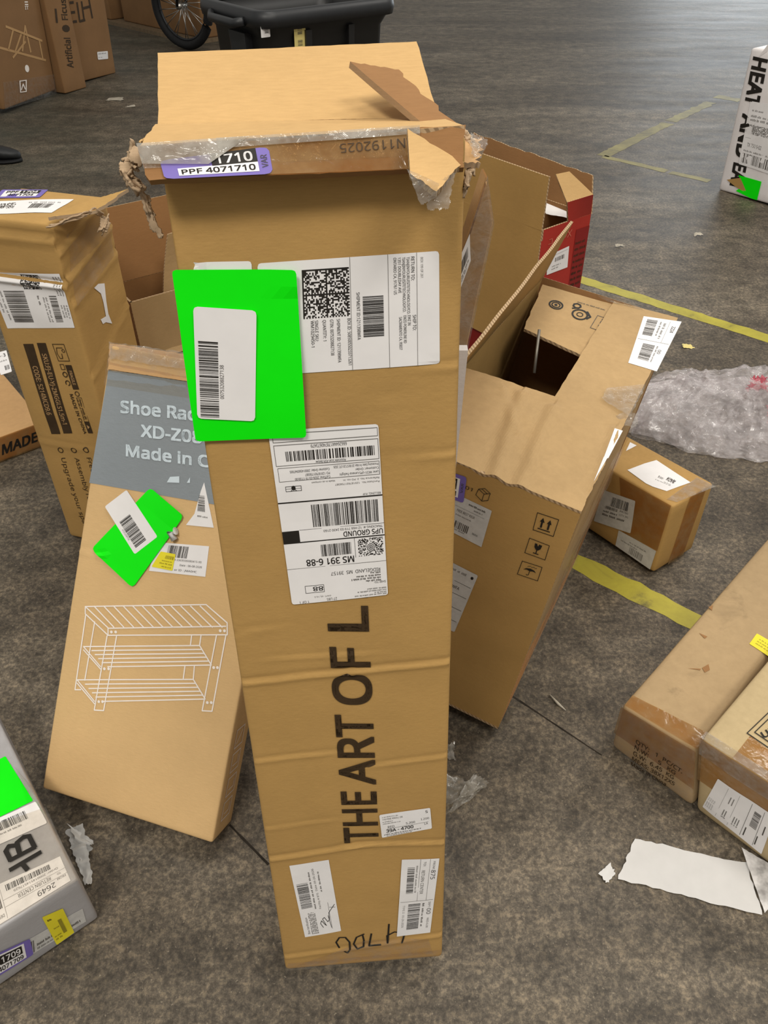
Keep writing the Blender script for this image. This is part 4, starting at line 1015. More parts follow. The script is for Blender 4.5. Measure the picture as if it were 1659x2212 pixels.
panel('bottom', [(0,0,0.005),(w,0,0.005),(w,d,0.005),(0,d,0.005)], E.root, 'kraft', 'kraft_deep', 'kraft_edge', 0.005, 0, 4, 2, 2)
fz = (0.2619, -0.008, 0.2168)[2]
panel('hanging_flap', [(-0.05,-0.008,fz),(w,-0.008,fz),(w,-0.004,h),(-0.05,-0.004,h)], E.root, 'kraft', 'kraft', 'kraft_edge', 0.004, 0.001, 5, 16, 16)
ft = (0.4507, 0.0, 0.7145)
panel('front_flap', [(-0.05,-0.004,h),(w,-0.004,h),(ft[0],0.0,ft[2]),(-0.05,0.0,ft[2]+0.01)], E.root, 'kraft', 'kraft', 'kraft_edge', 0.005, 0.001, 6, 20, 10)
bt = (0.357, 0.2, 0.6686)
panel('back_flap', [(0.0,d,h),(w,d,h),(w-0.03,d+0.02,bt[2]),(-0.05,d+0.02,bt[2]+0.02)], E.root, 'kraft_dark', 'kraft_dark', 'kraft_edge', 0.005, 0.002, 7, 24, 8, (0, 0, 0.004, 0))
panel('corner_flap', [(w,0.10,h),(w,d,h),(0.47, 0.163, 0.6422),(0.455, 0.0797, 0.636)], E.root, 'red_carton', 'kraft_inner', 'kraft_edge', 0.005, 0.001, 8)
panel('corner_fold', [(0.455, 0.0797, 0.636), (0.47, 0.163, 0.6422), (0.425, 0.1072, 0.7014), (0.415, 0.0674, 0.7)], E.root, 'kraft_inner', 'kraft', 'kraft_edge', 0.004, 0.003, 9, 10, 10)
a = Art(ER, ((0,0),(1,0),(1,1),(0,1)), (100, 300), 0.0008)
a.rect(72, 0, 100, 284, 'red_dark')
for k in range(11): a.small(74, 262 - k * 9, 98, 4, 'ink_brown', 2)
a.build('side_print', E.root, 'darker red printed band')
a = Art(ER, [(0.1342, 0.9207), (0.6533, 0.9176), (0.6592, 0.9693), (0.1163, 0.9543)], (56, 20), 0.0009); a.line([(2,2),(10,2),(10,14),(4,14)], 1.8, 'ink_red'); a.ring(24, 9, 5, 1.8, 'ink_red'); a.ring(36, 9, 5, 1.8, 'ink_red'); a.line([(44,3),(52,15)], 1.8, 'ink_red'); a.line([(44,15),(52,3)], 1.8, 'ink_red'); a.build('printed_mark', E.root)
a = Art(ER, [(0.193, 0.7735), (0.635, 0.7729), (0.6088, 0.8793), (0.1807, 0.8687)], (46, 46), 0.0012).paper('paper', 1); a.bars(16, 24, 36, 33, 12, 'ink_soft'); a.small(10, 14, 30, 3); a.small(10, 8, 26, 3); a.rect(3, 40, 43, 40.5, 'ink_grey'); a.build('white_label', E.root, 'white label')
ws = sheet('white_sheet', [(0.4512, 2.1705, 0.573), (0.518, 2.1273, 0.5746), (0.5394, 2.1591, 0.5746), (0.4613, 2.2548, 0.5771)], None, 'paper', 0.002, 12, 5, 10, 6, 0.003)
tag(ws, 'white paper sheet inside the open red box', 'paper')

# ------------------------------------------------------------------ small taped box
M_ = Carton('small_taped_box', 'small brown box sealed with shiny tape on the floor beside the plastic bag', (0.44, 1.6011, 0.0042), (-53.667, -1.9, -2.182), (0.36, 0.1528, 0.2039), seed=31, amp=0.002)
M_.body('kraft', 0.008, 0.02)
MF, MT, MR = M_.face('front'), M_.face('top'), M_.face('right')
st_poly(MT, [(0.5688, 0.1895), (0.5868, 0.5541), (0.6063, 0.7956), (0.7582, 0.7595), (0.9042, 0.7249), (0.8906, 0.5161), (0.8727, 0.2349), (0.7906, 0.1514), (0.7408, 0.1338)], 'top_label', M_.root, 'paper', 0.001, 'crumpled white label on the top')
a = Art(MT, [(0.742, 0.2411), (0.8807, 0.3215), (0.8584, 0.618), (0.6944, 0.5529)], (60, 40), 0.0014); a.cells(30, 22, 52, 36, 10, 'ink_soft', 1, 0.5, False); a.bars(10, 20, 24, 34, 9, 'ink_soft'); a.small(8, 10, 50, 3); a.small(30, 14, 48, 3); a.build('label_print', M_.root)
st_poly(MT, [(0.4123, 0.6005), (0.3559, 0.8656), (0.41, 0.874), (0.4121, 0.7629)], 'label_scrap', M_.root, 'paper', 0.001)
a = Art(MF, [(0.4543, 0.1732), (0.7585, 0.3288), (0.7345, 0.7901), (0.4768, 0.6799)], (80, 72), 0.0012).paper('paper_grey', 2)
a.bars(26, 44, 66, 64, 24, 'ink'); a.bars(16, 36, 44, 42, 16, 'ink_soft'); a.text('PK150', 50, 38, 4, 18, 'ink'); a.text('CITY MS', 50, 30, 4, 20, 'ink_soft'); a.small(14, 28, 46, 4, 'ink_soft'); a.small(14, 20, 66, 5, 'ink_soft'); a.build('carrier_label', M_.root, 'scuffed white carrier label')
a = Art(MF, [(0.6709, 0.0326), (0.9713, 0.0218), (0.9753, 0.3183), (0.6666, 0.2715)], (90, 40), 0.0013).paper('paper_grey', 1)
a.bars(34, 4, 66, 18, 16, 'ink_grey'); a.small(10, 20, 50, 3); a.small(30, 26, 70, 3); a.build('lower_label', M_.root, 'scuffed white label at the lower edge')
tape(MT, [(0.9322, 0.0516), (0.9887, 0.1178), (1.0337, 0.9383), (0.8953, 0.9051)], 'shiny_tape', M_.root, 'wrinkled_film', 10, 10, 0.002)
tape(MF, [(0.6987, 0.2728), (0.9816, 0.3261), (0.9849, 0.9966), (0.5736, 0.9705)], 'brown_tape', M_.root, 'brown_tape', 10, 10, 0.0006)
tape(MR, ((0.35,0),(0.75,0),(0.8,1),(0.4,1)), 'brown_tape', M_.root, 'brown_tape', 6, 10, 0.0010)

# ------------------------------------------------------------------ long flat boxes at the right
LB = Carton('long_flat_box', 'long flat brown box lying at the right edge, its end printed QTY 1 PC', (0.4434, 0.8437, 0.0034), (-44.059, 0.01, -0.07), (0.1622, 1.1, 0.1445), seed=37, amp=0.003, off={(0, 0, 0): (0.0012, 0.0051, -0.0004), (1, 0, 0): (0.0191, -0.0038, -0.0006), (0, 0, 1): (-0.0002, -0.0045, 0.0), (1, 0, 1): (-0.0198, 0.0045, 0.0), (0, 1, 0): (0.0012, 0.0, -0.0004), (1, 1, 0): (0.0191, -0.0, -0.0006), (0, 1, 1): (-0.0002, -0.0, 0.0), (1, 1, 1): (-0.0198, 0.0, 0.0)}, creases={'top': [(0.0612, 0.1043, 1.014, 0.1026, 0.004, 0.002), (0.0156, 0.3355, 0.7938, 0.3368, 0.004, 0.002)]})
LB.body('kraft_worn', 0.012, 0.02)
BF, BT = LB.face('front'), LB.face('top')
a = Art(BF, [(0.2772, -0.0577), (0.818, 0.0939), (0.9018, 0.598), (0.2759, 0.5821)], (110, 56), 0.0029)
for k, (t, w0) in enumerate((('QTY:   1  PC/CT.', 106), ('N.W:     5   KG', 94), ('G.W:  6.45  KG', 94), ('MEAS: 38X12X5', 100), ('Made in China', 84))): a.text(t, 0, 46 - k * 11, 7.5, w0, 'ink_brown', 0.012)
a.build('printed_lettering', LB.root, 'printed quantity and weight lines')
tape(BF, ((0,0.35),(1,0.35),(1,0.97),(0,0.97)), 'brown_tape', LB.root, 'brown_tape', 12, 6, 0.0008)
tape(BT, [(0.0303, 0.0035), (1.0021, 0.0026), (1.0041, 0.042), (0.017, 0.0304)], 'brown_tape', LB.root, 'brown_tape', 12, 6, 0.0010)
tape(BF, ((0,0.0),(1,0.0),(1,1.0),(0,1.0)), 'clear_tape', LB.root, 'clear_tape', 16, 10, 0.0022)
a = Art(BT, [(0.7462, 0.2701), (1.047, 0.265), (1.0449, 0.3014), (0.7412, 0.3027)], (60, 40), 0.0012).paper('sticker_yellow', 2); a.small(14, 26, 50, 4, 'ink_olive'); a.small(12, 18, 56, 4, 'ink_olive'); a.small(12, 10, 56, 4, 'ink_olive'); a.build('yellow_sticker', LB.root, 'yellow sticker')
for c in ([(0.4676, 0.1619), (0.5017, 0.1772), (0.5588, 0.1671), (0.531, 0.1555)], [(0.1488, 0.2352), (0.2653, 0.2369), (0.2529, 0.2293)], [(0.3276, 0.1454), (0.4659, 0.1589), (0.4679, 0.155)], [(0.0142, 0.3074), (0.0462, 0.3177), (0.0867, 0.3031)]):
    st_poly(BT, c, 'scuff', LB.root, 'kraft_dark', 0.0012)
SB = Carton('flat_box', 'pale brown box at lower right edge printed UK, beside the long flat box', (0.5584, 0.73, 0.0033), (-46.503, 0.01, -0.07), (0.35, 0.6, 0.1906), seed=41, amp=0.0025, off={(0, 0, 0): (0.0241, 0.0008, -0.0003), (0, 0, 1): (-0.0197, -0.0025, 0.0), (1, 0, 0): (-0.0806, 0.0005, -0.0006), (1, 0, 1): (-0.1271, 0.008, 0.0002), (0, 1, 0): (0.0241, 0.0, -0.0003), (0, 1, 1): (-0.0197, -0.0, 0.0), (1, 1, 0): (-0.0806, 0.0, -0.0006), (1, 1, 1): (-0.1271, 0.0, 0.0002)})
SB.body('kraft_sand', 0.012, 0.02)
CF, CT = SB.face('front'), SB.face('top')
a = Art(CF, [(0.0555, 0.13), (0.5157, 0.082), (0.5644, 0.6518), (0.152, 0.647)], (160, 80), 0.0012).paper('paper', 2, 10, 8)
a.rect(34, 4, 34.6, 76, 'ink_grey'); a.rect(66, 4, 66.6, 76, 'ink_grey'); a.rect(100, 4, 101, 76, 'ink_soft'); a.rect(134, 4, 135, 76, 'ink_soft'); a.bars(112, 34, 130, 66, 22, 'ink_soft', True)
for k in range(4): a.text('SHIP TO', 6 + k * 5, 8, 3, 24, 'ink_grey', 0, 'l', 1, None, 90)
for x in (46, 52, 74, 80, 86): a.small(x, 12, x + 5, 3, 'ink_soft'); a.rect(x, 16, x + 2.4, 30, 'ink_grey')
for x in (48, 56): a.rect(x, 46, x + 2.6, 62, 'ink_grey')
for x, y in ((106, 8), (137, 8), (146, 34)): a.rect(x, y, x + 3, y + 18, 'ink_soft')
a.build('shipping_label', SB.root, 'white lined label with a bar code')
tape(CF, ((0,0.45),(1,0.45),(1,1.0),(0,1.0)), 'brown_tape', SB.root, 'brown_tape', 16, 6, 0.0006)
tape(CT, [(0.2341, 0.0012), (0.4942, 0.0011), (0.4752, 0.0957), (0.2339, 0.1042)], 'brown_tape', SB.root, 'brown_tape', 8, 8, 0.0008)
tape(CT, ((0,0),(1,0),(1,0.03),(0,0.03)), 'shiny_tape', SB.root, 'wrinkled_film', 20, 2, 0.0015)
tape(CF, ((0,0.80),(1,0.80),(1,1.0),(0,1.0)), 'shiny_tape', SB.root, 'wrinkled_film', 24, 4, 0.0018)
a = Art(CT, size=(CT.W, CT.H), off=0.0012)
dm = [(0.0732, 0.0631), (0.1334, 0.0623), (0.1441, 0.1264), (0.0822, 0.1305)]
a.line(dm, 0.0022, 'ink', closed=True); c0 = (sum(p[0] for p in dm) / 4, sum(p[1] for p in dm) / 4)
a.line([(c0[0] + (x - c0[0]) * 0.66, c0[1] + (y - c0[1]) * 0.66) for x, y in dm], 0.0022, 'ink', closed=True)
a.build('printed_frame', SB.root)
a = Art(CT, [(0.3111, 0.1183), (0.3724, 0.1922), (0.3114, 0.1986), (0.2604, 0.1327)], (40, 20), 0.0012); a.text('UK', 2, 2, 15, 30, 'ink', 0.03); a.build('printed_lettering', SB.root, 'black lettering UK')

# ------------------------------------------------------------------ grey box lower left
GB = Carton('grey_box', 'grey printed box at the lower left edge with a green card and 1709 sticker', (-0.7469, 0.3054, 0.006), (38.731, 0.047, 0.687), (0.35, 0.5, 0.1458), seed=43, amp=0.0015)
GB.body('grey_carton', 0.006, 0.02)
gf, gt, gr = GB.face('front'), GB.face('top'), GB.face('right')
a = Art(gt, [(0.7868, 0.3523), (0.9783, 0.3387), (0.9544, 0.5639), (0.7964, 0.5696)], (90, 100), 0.0012).paper('fluorescent_green', 2); a.build('green_card', GB.root, 'fluorescent green card')
a = Art(gt, [(0.726, 0.2628), (0.9902, 0.2312), (0.9869, 0.3297), (0.7259, 0.3561)], (140, 50), 0.0018).paper('paper', 4); a.bars(20, 24, 108, 42, 40, 'ink'); a.small(40, 16, 90, 4); a.build('bar_code_label', GB.root, 'white bar code label below the green card')
a = Art(gt, size=(gt.W, gt.H), off=0.0032)
for p in ([(0.2743, 0.0753), (0.3201, 0.0743)], [(0.2915, 0.0755), (0.2947, 0.06)], [(0.2787, 0.11), (0.2794, 0.0906), (0.3162, 0.0878), (0.3157, 0.1114)], [(0.2787, 0.11), (0.2847, 0.1148), (0.2955, 0.1081), (0.2943, 0.0919)], [(0.2943, 0.0919), (0.297, 0.1127), (0.3082, 0.1154), (0.3157, 0.1114)]):
    a.line(p, 0.0072, 'ink')
a.build('printed_lettering', GB.root, 'black lettering HB')
a = Art(gt, [(0.9776, 0.1003), (0.6518, 0.14), (0.6331, 0.0119), (0.9731, 0.0055)], (150, 62), 0.0010).paper('paper', 1)
a.text('FROM', 4, 42, 4.5, 16, 'ink_soft'); a.text('2649', 26, 46, 10, 34, 'ink'); a.text('TO', 10, 32, 4, 7, 'ink_soft'); a.text('RETURN CENTER', 30, 31, 7, 62, 'ink_soft'); a.rect(0, 41, 118, 41.5, 'ink_grey'); a.rect(0, 29, 118, 29.5, 'ink_grey'); a.rect(118, 2, 118.5, 60, 'ink_grey')
a.bars(24, 6, 108, 17, 40, 'ink'); a.text('Order: 200014514517629', 12, 20, 4, 84, 'ink_soft'); a.text('DEPT', 122, 50, 5, 14, 'ink_soft'); a.bars(122, 20, 142, 40, 8, 'ink_soft')
a.build('return_label', GB.root, 'white return label upside down')
tape(gt, [(0.6694, 0.008), (1.0024, -0.0091), (1.0136, 0.2877), (0.7025, 0.3494)], 'clear_tape', GB.root, 'clear_tape', 14, 14, 0.0026)
a = Art(gf, [(0.5459, 0.2233), (0.9468, 0.1123), (0.9599, 0.4068), (0.5885, 0.5517)], (200, 30), 0.0008).paper('paper_grey', 0.5); a.bars(64, 2, 84, 24, 10, 'ink_soft'); a.small(90, 10, 150, 5, 'ink_soft'); a.small(90, 3, 140, 4); a.small(158, 6, 190, 5, 'ink_soft'); a.build('edge_label', GB.root, 'long grey label along the side')
a = Art(gf, [(0.7994, 0.0545), (0.8838, 0.0645), (0.8947, 0.6573), (0.8115, 0.7444)], (44, 62), 0.0016).paper('sticker_yellow', 2)
a.rect(24, 12, 32, 44, 'ink_olive'); a.small(4, 8, 20, 4, 'ink_olive'); a.small(4, 14, 20, 3, 'ink_olive'); a.small(10, 30, 22, 3, 'ink_olive'); a.small(6, 50, 14, 4, 'ink'); a.build('yellow_sticker', GB.root, 'yellow sticker')
a = Art(gf, [(0.5412, 0.2179), (0.7072, 0.1768), (0.7306, 0.5092), (0.5823, 0.6525)], (90, 44), 0.0018).paper('purple', 4)
a.rect(-2, 4, 74, 40, 'paper'); a.rect(14, 19, 68, 37, 'ink', 2); a.text('1709', 20, 22, 12, 44, 'paper', 0.02, 'l', 3); a.text('4071709', 10, 7, 9, 58, 'ink', 0.02, 'l', 3); a.build('purple_sticker', GB.root, 'purple 1709 sticker')
sheet('side_tape', [(0.352, 0.0298, 0.2876), (0.352, 0.1747, 0.1646), (0.3391, 0.2506, 0.15), (0.3418, 0.1859, 0.15)], GB.root, 'wrinkled_film', 0.002, 30, 5, 12, 8, 0.004)

# ------------------------------------------------------------------ white box upper right
WX = Carton('white_box', 'tall white box at the right edge lettered HEAT AND EA in black', (1.7383, 4.117, -0.0014), (-55.198, 1.366, -2.098), (0.6, 0.3, 0.6415), seed=47, amp=0.004)
WX.body('white_carton', 0.012, 0.03)
xf = WX.face('front')
XC = [(0.035, 0.9635), (0.0949, 0.0336), (0.2353, 0.0357), (0.1827, 0.9555)]
for t, x0, x1 in (('HEAT', 4, 106), ('AND', 124, 222), ('EAT', 236, 300)):
    a = Art(xf, XC, (300, 33), 0.0012); a.text(t, x0, 2, 28, x1 - x0, 'ink', 0.045, 'l', 1); a.build('printed_lettering', WX.root, 'black lettering ' + t)
a = Art(xf, [(0.1343, 0.2271), (0.5859, 0.2029), (0.5787, 0.6673), (0.1065, 0.6667)], (120, 140), 0.0022).paper('paper', 2)
a.cells(8, 72, 60, 92, 24, 'ink_grey', 1, 0.5, False); a.text('TX 750 9-02', 12, 44, 8, 34, 'ink_soft'); a.bars(6, 6, 80, 28, 26, 'ink_soft'); a.small(6, 32, 70, 4); a.small(8, 108, 60, 5, 'ink_grey'); a.small(8, 100, 50, 5, 'ink_grey'); a.small(8, 120, 40, 4, 'ink_grey'); a.rect(4, 62, 110, 62.6, 'ink_grey')
a.build('carrier_label', WX.root, 'white carrier label over the lettering')
st_poly(xf, [(0.1589, 0.1493), (0.3792, 0.1464), (0.3815, 0.0082), (0.3198, 0.0084), (0.1687, 0.0318), (0.2258, 0.0794)], 'green_card', WX.root, 'fluorescent_green', 0.0030, 'torn green card')
st_poly(xf, [(0.058, 0.0935), (0.1819, 0.1331), (0.2216, 0.0925), (0.276, 0.034), (0.2279, 0.0447), (0.1498, 0.0632)], 'torn_patch', WX.root, 'kraft', 0.0036, 'torn brown cardboard patch')
st_poly(xf, [(0.0779, 0.9445), (0.1591, 1.0021), (0.1364, 1.0343)], 'top_edge', WX.root, 'white_carton', 0.001)

# ------------------------------------------------------------------ far left boxes
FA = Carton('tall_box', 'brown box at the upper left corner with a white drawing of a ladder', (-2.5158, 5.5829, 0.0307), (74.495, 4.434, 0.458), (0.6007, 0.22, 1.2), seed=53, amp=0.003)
FA.body('kraft_shaded', 0.012, 0.06)
ff = FA.face('front')
a = Art(ff, size=(ff.W, ff.H), off=0.0015)
for p in ([(0.1979, 0.4488), (0.5397, 0.3169)], [(0.1, 0.3451), (0.5399, 0.1993)], [(0.2658, 0.4265), (0.1784, 0.3274)], [(0.3399, 0.3898), (0.2357, 0.2996)], [(0.3933, 0.4244), (0.3126, 0.2926)], [(0.3933, 0.4244), (0.3972, 0.2734)], [(0.5115, 0.3266), (0.5112, 0.2099)], [(0.3606, 0.3388), (0.2054, 0.2725)]):
    a.line(p, 0.014, 'kraft_pale')
a.disc(*[(0.323, 0.1867)][0], 0.022, 'ink_pale')
a.build('ladder_drawing', FA.root, 'pale drawing of a step ladder')
a = Art(ff, [(0.6895, 0.421), (0.7855, 0.415), (0.8069, 0.4655), (0.7113, 0.471)], (14, 26), 0.0015); a.text('IT', 2, 4, 8, 9, 'ink_pale', 0.02); a.rect(3, 14, 11, 17, 'ink_pale'); a.rect(3, 20, 11, 23, 'ink_pale'); a.build('printed_mark', FA.root)
tape(ff, [(0.0183, 0.0027), (0.9869, -0.0227), (0.9974, 0.0853), (0.0867, 0.1289)], 'clear_tape', FA.root, 'clear_tape', 14, 10, 0.004)
a = Art(ff, [(0.3242, 0.0547), (0.4385, 0.0478), (0.482, 0.1049), (0.3521, 0.1126)], (14, 26), 0.006); a.frame(0, 0, 14, 26, 2, 'ink_pale'); a.line([(3,6),(7,18),(11,6)], 2, 'ink_pale'); a.build('pale_mark', FA.root)
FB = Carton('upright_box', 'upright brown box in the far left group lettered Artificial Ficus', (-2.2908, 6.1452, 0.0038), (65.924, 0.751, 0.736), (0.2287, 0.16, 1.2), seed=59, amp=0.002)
FB.body('kraft_shaded', 0.01, 0.06)
fb = FB.face('front')
a = Art(fb, [(0.6171, 0.1203), (0.8757, 0.4551), (0.6072, 0.4604), (0.3008, 0.1301)], (146, 14), 0.0015)
a.text('Artificial', 0, 1, 12, 66, 'ink_brown', 0.02); a.disc(86, 7, 8, 'ink_brown', 9); a.text('Ficus', 104, 1, 12, 44, 'ink_brown', 0.02); a.rect(98, 22, 128, 26, 'ink_brown')
a.build('printed_lettering', FB.root, 'dark lettering Artificial Ficus')
FC = Carton('upright_box', 'brown box just behind the Artificial Ficus box with a dark line drawing', (-2.2661, 6.5022, 0.0105), (65.9, 2.126, 1.828), (0.3777, 0.3, 1.2), seed=61, amp=0.002)
FC.body('kraft_shaded', 0.01, 0.06)
fc = FC.face('front')
a = Art(fc, size=(fc.W, fc.H), off=0.0015)
for p in ([(0.0789, 0.4914), (0.0738, 0.3785)], [(0.0738, 0.3785), (0.1289, 0.3816)], [(0.1218, 0.391), (0.1278, 0.4928)], [(0.1305, 0.453), (0.2063, 0.4577)], [(0.208, 0.4974), (0.2111, 0.3878)], [(0.007, 0.3824), (0.0407, 0.3818)], [(0.0053, 0.4392), (0.0387, 0.4388)], [(0.0091, 0.4975), (0.0423, 0.4974)]):
    a.line(p, 0.016, 'ink_brown')
a.build('line_drawing', FC.root, 'dark line drawing')
a = Art(fc, [(0.5152, 0.0976), (0.8184, 0.0898), (0.8423, 0.1329), (0.5267, 0.1406)], (24, 18), 0.003).paper('paper', 1.5); a.small(2, 12, 20, 3, 'ink_grey'); a.small(2, 4, 12, 2.5); a.build('white_label', FC.root, 'small white label')
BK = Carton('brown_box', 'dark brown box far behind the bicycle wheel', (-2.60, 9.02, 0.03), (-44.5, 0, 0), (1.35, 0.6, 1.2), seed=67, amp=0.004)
BK.body('kraft_shaded', 0.015, 0.15)
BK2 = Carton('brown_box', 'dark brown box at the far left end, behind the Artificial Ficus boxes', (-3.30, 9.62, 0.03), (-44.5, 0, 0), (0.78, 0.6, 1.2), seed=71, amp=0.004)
BK2.body('kraft_shaded', 0.015, 0.15)
pv = [(0,0,0),(2.4,0,0),(2.4,0.9,0),(0,0.9,0),(0,0,0.03),(2.4,0,0.03),(2.4,0.9,0.03),(0,0.9,0.03)]
pb = mesh_from('base_board', pv, [[3,2,1,0],[4,5,6,7],[0,1,5,4],[1,2,6,5],[2,3,7,6],[3,0,4,7]], ['wood_shaded'])
pb.location = (-3.40, 9.66, 0); pb.rotation_euler = (0, 0, R(-44.5))
tag(pb, 'thin wooden board lying under the dark boxes far behind', 'board')

# ------------------------------------------------------------------ black bin
BN = empty('black_bin', 'black plastic bin with a thick rim and stickers behind the tall box', 'bin', (-0.487, 3.62, 0), (0, 0, R(37.4)))
bw, bd, bh, tp = 0.66, 0.52, 0.85, 0.05
def ring_pts(x0, y0, x1, y1, r, z, n=5):
    out = []
    for cx, cy, a0 in ((x1-r, y0+r, -90), (x1-r, y1-r, 0), (x0+r, y1-r, 90), (x0+r, y0+r, 180)):
        for i in range(n+1): an = R(a0 + 90 * i / n); out.append(Vector((cx + r*math.cos(an), cy + r*math.sin(an), z)))
    return out
def loft(name, rings, mats, parent, mi=None, cap0=True, cap1=False, smooth=True):
    V, F = [], []
    n = len(rings[0])
    for r in rings: V += r
    for k in range(len(rings) - 1):
        for i in range(n): F.append([k*n+i, k*n+(i+1) % n, (k+1)*n+(i+1) % n, (k+1)*n+i])
    if cap0: F.append([i for i in range(n)][::-1])
    if cap1: F.append([(len(rings)-1)*n+i for i in range(n)])
    return mesh_from(name, V, F, mats, mi, parent, smooth)
rp = lambda g, z, r=0.06: ring_pts(g, g, bw-g, bd-g, r, z)
loft('tub', [rp(tp, 0.03), rp(0.02, bh-0.10), rp(0.0, bh-0.06), rp(0.0, bh-0.02), rp(0.012, bh-0.02), rp(0.03, bh-0.10), rp(tp+0.012, 0.05)], ['black_plastic'], BN, None, True, True)
loft('rim', [rp(0.004, bh-0.062, 0.065), rp(-0.024, bh-0.058, 0.08), rp(-0.03, bh-0.03, 0.085), rp(-0.024, bh, 0.08), rp(0.0, bh+0.004, 0.06), rp(0.014, bh-0.01, 0.05)], ['grey_plastic'], BN, None, False)
for x in (0.20, 0.42):
    mesh_from('rib', [(x,0.03,0.1),(x+0.03,0.03,0.1),(x+0.03,-0.004,bh-0.08),(x,-0.004,bh-0.08),(x,0.06,0.1),(x+0.03,0.06,0.1),(x+0.03,0.03,bh-0.08),(x,0.03,bh-0.08)], [[0,1,2,3],[0,3,7,4],[1,5,6,2],[2,6,7,3],[0,4,5,1]], ['black_plastic'], None, BN)
mesh_from('rib', [(0.0,0.14,0.1),(-0.012,0.14,bh-0.09),(-0.012,0.28,bh-0.09),(0.03,0.28,0.1),(0.05,0.14,0.1),(0.05,0.14,bh-0.09),(0.05,0.28,bh-0.09),(0.05,0.28,0.1)], [[0,3,2,1],[0,1,5,4],[3,7,6,2],[1,2,6,5]], ['grey_plastic'], None, BN)
v, f = tube_mesh([(-0.03,0.10,bh-0.04),(-0.055,0.14,bh-0.05),(-0.055,0.34,bh-0.05),(-0.03,0.38,bh-0.04)], 0.018, 8); mesh_from('handle', v, f, ['grey_plastic'], None, BN, True)
fx = lambda x, z: Vector((x, 0.05 - 0.036 * z / bh + 0.0, z))
BQ = Quad([(0.0, tp-0.006, 0.03), (bw, tp-0.006, 0.03), (bw, 0.012, bh-0.10), (0.0, 0.012, bh-0.10)])
def bin_label(x0, z0, x1, z1, m, name, parts):
    H0 = bh - 0.13
    a = Art(BQ, ((x0/bw,(z0-.03)/H0),(x1/bw,(z0-.03)/H0),(x1/bw,(z1-.03)/H0),(x0/bw,(z1-.03)/H0)), (20, 36), 0.004).paper(m, 1.5)
    a.bars(8, 8, 16, 28, 12, 'ink_soft', True) if parts else (a.bars(6, 4, 14, 12, 6, 'ink_soft', True), a.bars(6, 20, 14, 28, 6, 'ink_soft', True))
    a.build(name, BN)
bin_label(-0.0088, 0.7617, 0.0342, 0.8253, 'paper', 'white_label', True)
bin_label(0.1483, 0.7048, 0.2052, 0.7976, 'sticker_cream', 'yellow_label', False)

# ------------------------------------------------------------------ bicycle wheel
BY = empty('bicycle', 'bicycle front wheel with dark tyre left of the black bin', 'bicycle', (-1.72, 7.75, 0), (0, 0, R(-30)))
def torus(name, rx, r, zc, mat, n=48, m=8):
    pts = [(rx*math.cos(2*math.pi*i/n), 0, zc + rx*math.sin(2*math.pi*i/n)) for i in range(n)]
    v, f = tube_mesh(pts, r, m, True)
    return mesh_from(name, v, f, [mat], None, BY, True)
torus('tyre', 0.29, 0.036, 0.327, 'black_rubber'); torus('rim', 0.25, 0.011, 0.327, 'grey_plastic')
v, f = tube_mesh([(0,-0.05,0.327),(0,0.05,0.327)], 0.024, 10); mesh_from('hub', v, f, ['steel'], None, BY, True)
v, f = tube_mesh([(0,0,0),(0.23,0,0)], 0.0034, 5); me0 = None
for k in range(24):
    if me0 is None: sp = mesh_from('spoke', v, f, ['steel'], None, BY, True); me0 = sp.data
    else: sp = link('spoke', me0, BY)
    sp.location = (0.02*math.cos(R(15*k+60)), 0.02 * (1 if k % 2 else -1), 0.327 + 0.02*math.sin(R(15*k+60))); sp.rotation_euler = (0, R(-15*k - 6), 0)
for s in (-1, 1):
    v, f = tube_mesh([(0, s*0.055, 0.327), (0.06, s*0.055, 0.62), (0.12, s*0.04, 0.80)], [0.012, 0.014, 0.016], 8); mesh_from('fork_blade', v, f, ['black_plastic'], None, BY, True)
v, f = tube_mesh([(0.12, 0, 0.76), (0.17, 0, 0.98)], 0.02, 8); mesh_from('head_tube', v, f, ['black_plastic'], None, BY, True)
v, f = tube_mesh([(0.16, 0, 0.90), (0.55, 0, 0.33), (0.62, 0, 0.33)], 0.022, 8); mesh_from('down_tube', v, f, ['black_plastic'], None, BY, True)
v, f = tube_mesh([(0.17, 0, 0.96), (0.72, 0, 0.78)], 0.018, 8); mesh_from('top_tube', v, f, ['black_plastic'], None, BY, True)

# ------------------------------------------------------------------ shoe at the left edge
SH = empty('shoe', 'black shoe tip at the left edge of the floor', 'shoe', (-2.13, 4.58, 0), (0, 0, R(8)))
secs = [(-0.26,0.030,0.09),(-0.20,0.036,0.10),(-0.12,0.038,0.095),(-0.06,0.045,0.082),(0.0,0.050,0.066),(0.04,0.044,0.054),(0.07,0.028,0.042),(0.083,0.006,0.03)]
def shoe_rings(zb, grow, top):
    out = []
    for x, hw, h in secs:
        out.append([Vector((x, (hw + grow) * math.cos(2*math.pi*i/16), zb + (h * (0.5 + 0.5 * math.sin(2*math.pi*i/16)) if top else 0.011 * math.sin(2*math.pi*i/16) + 0.011))) for i in range(16)])
    return out
loft('upper', shoe_rings(0.018, 0, True), ['shoe_leather'], SH, None, True, True)
loft('sole', shoe_rings(0.0, 0.006, False), ['black_rubber'], SH, None, True, True)

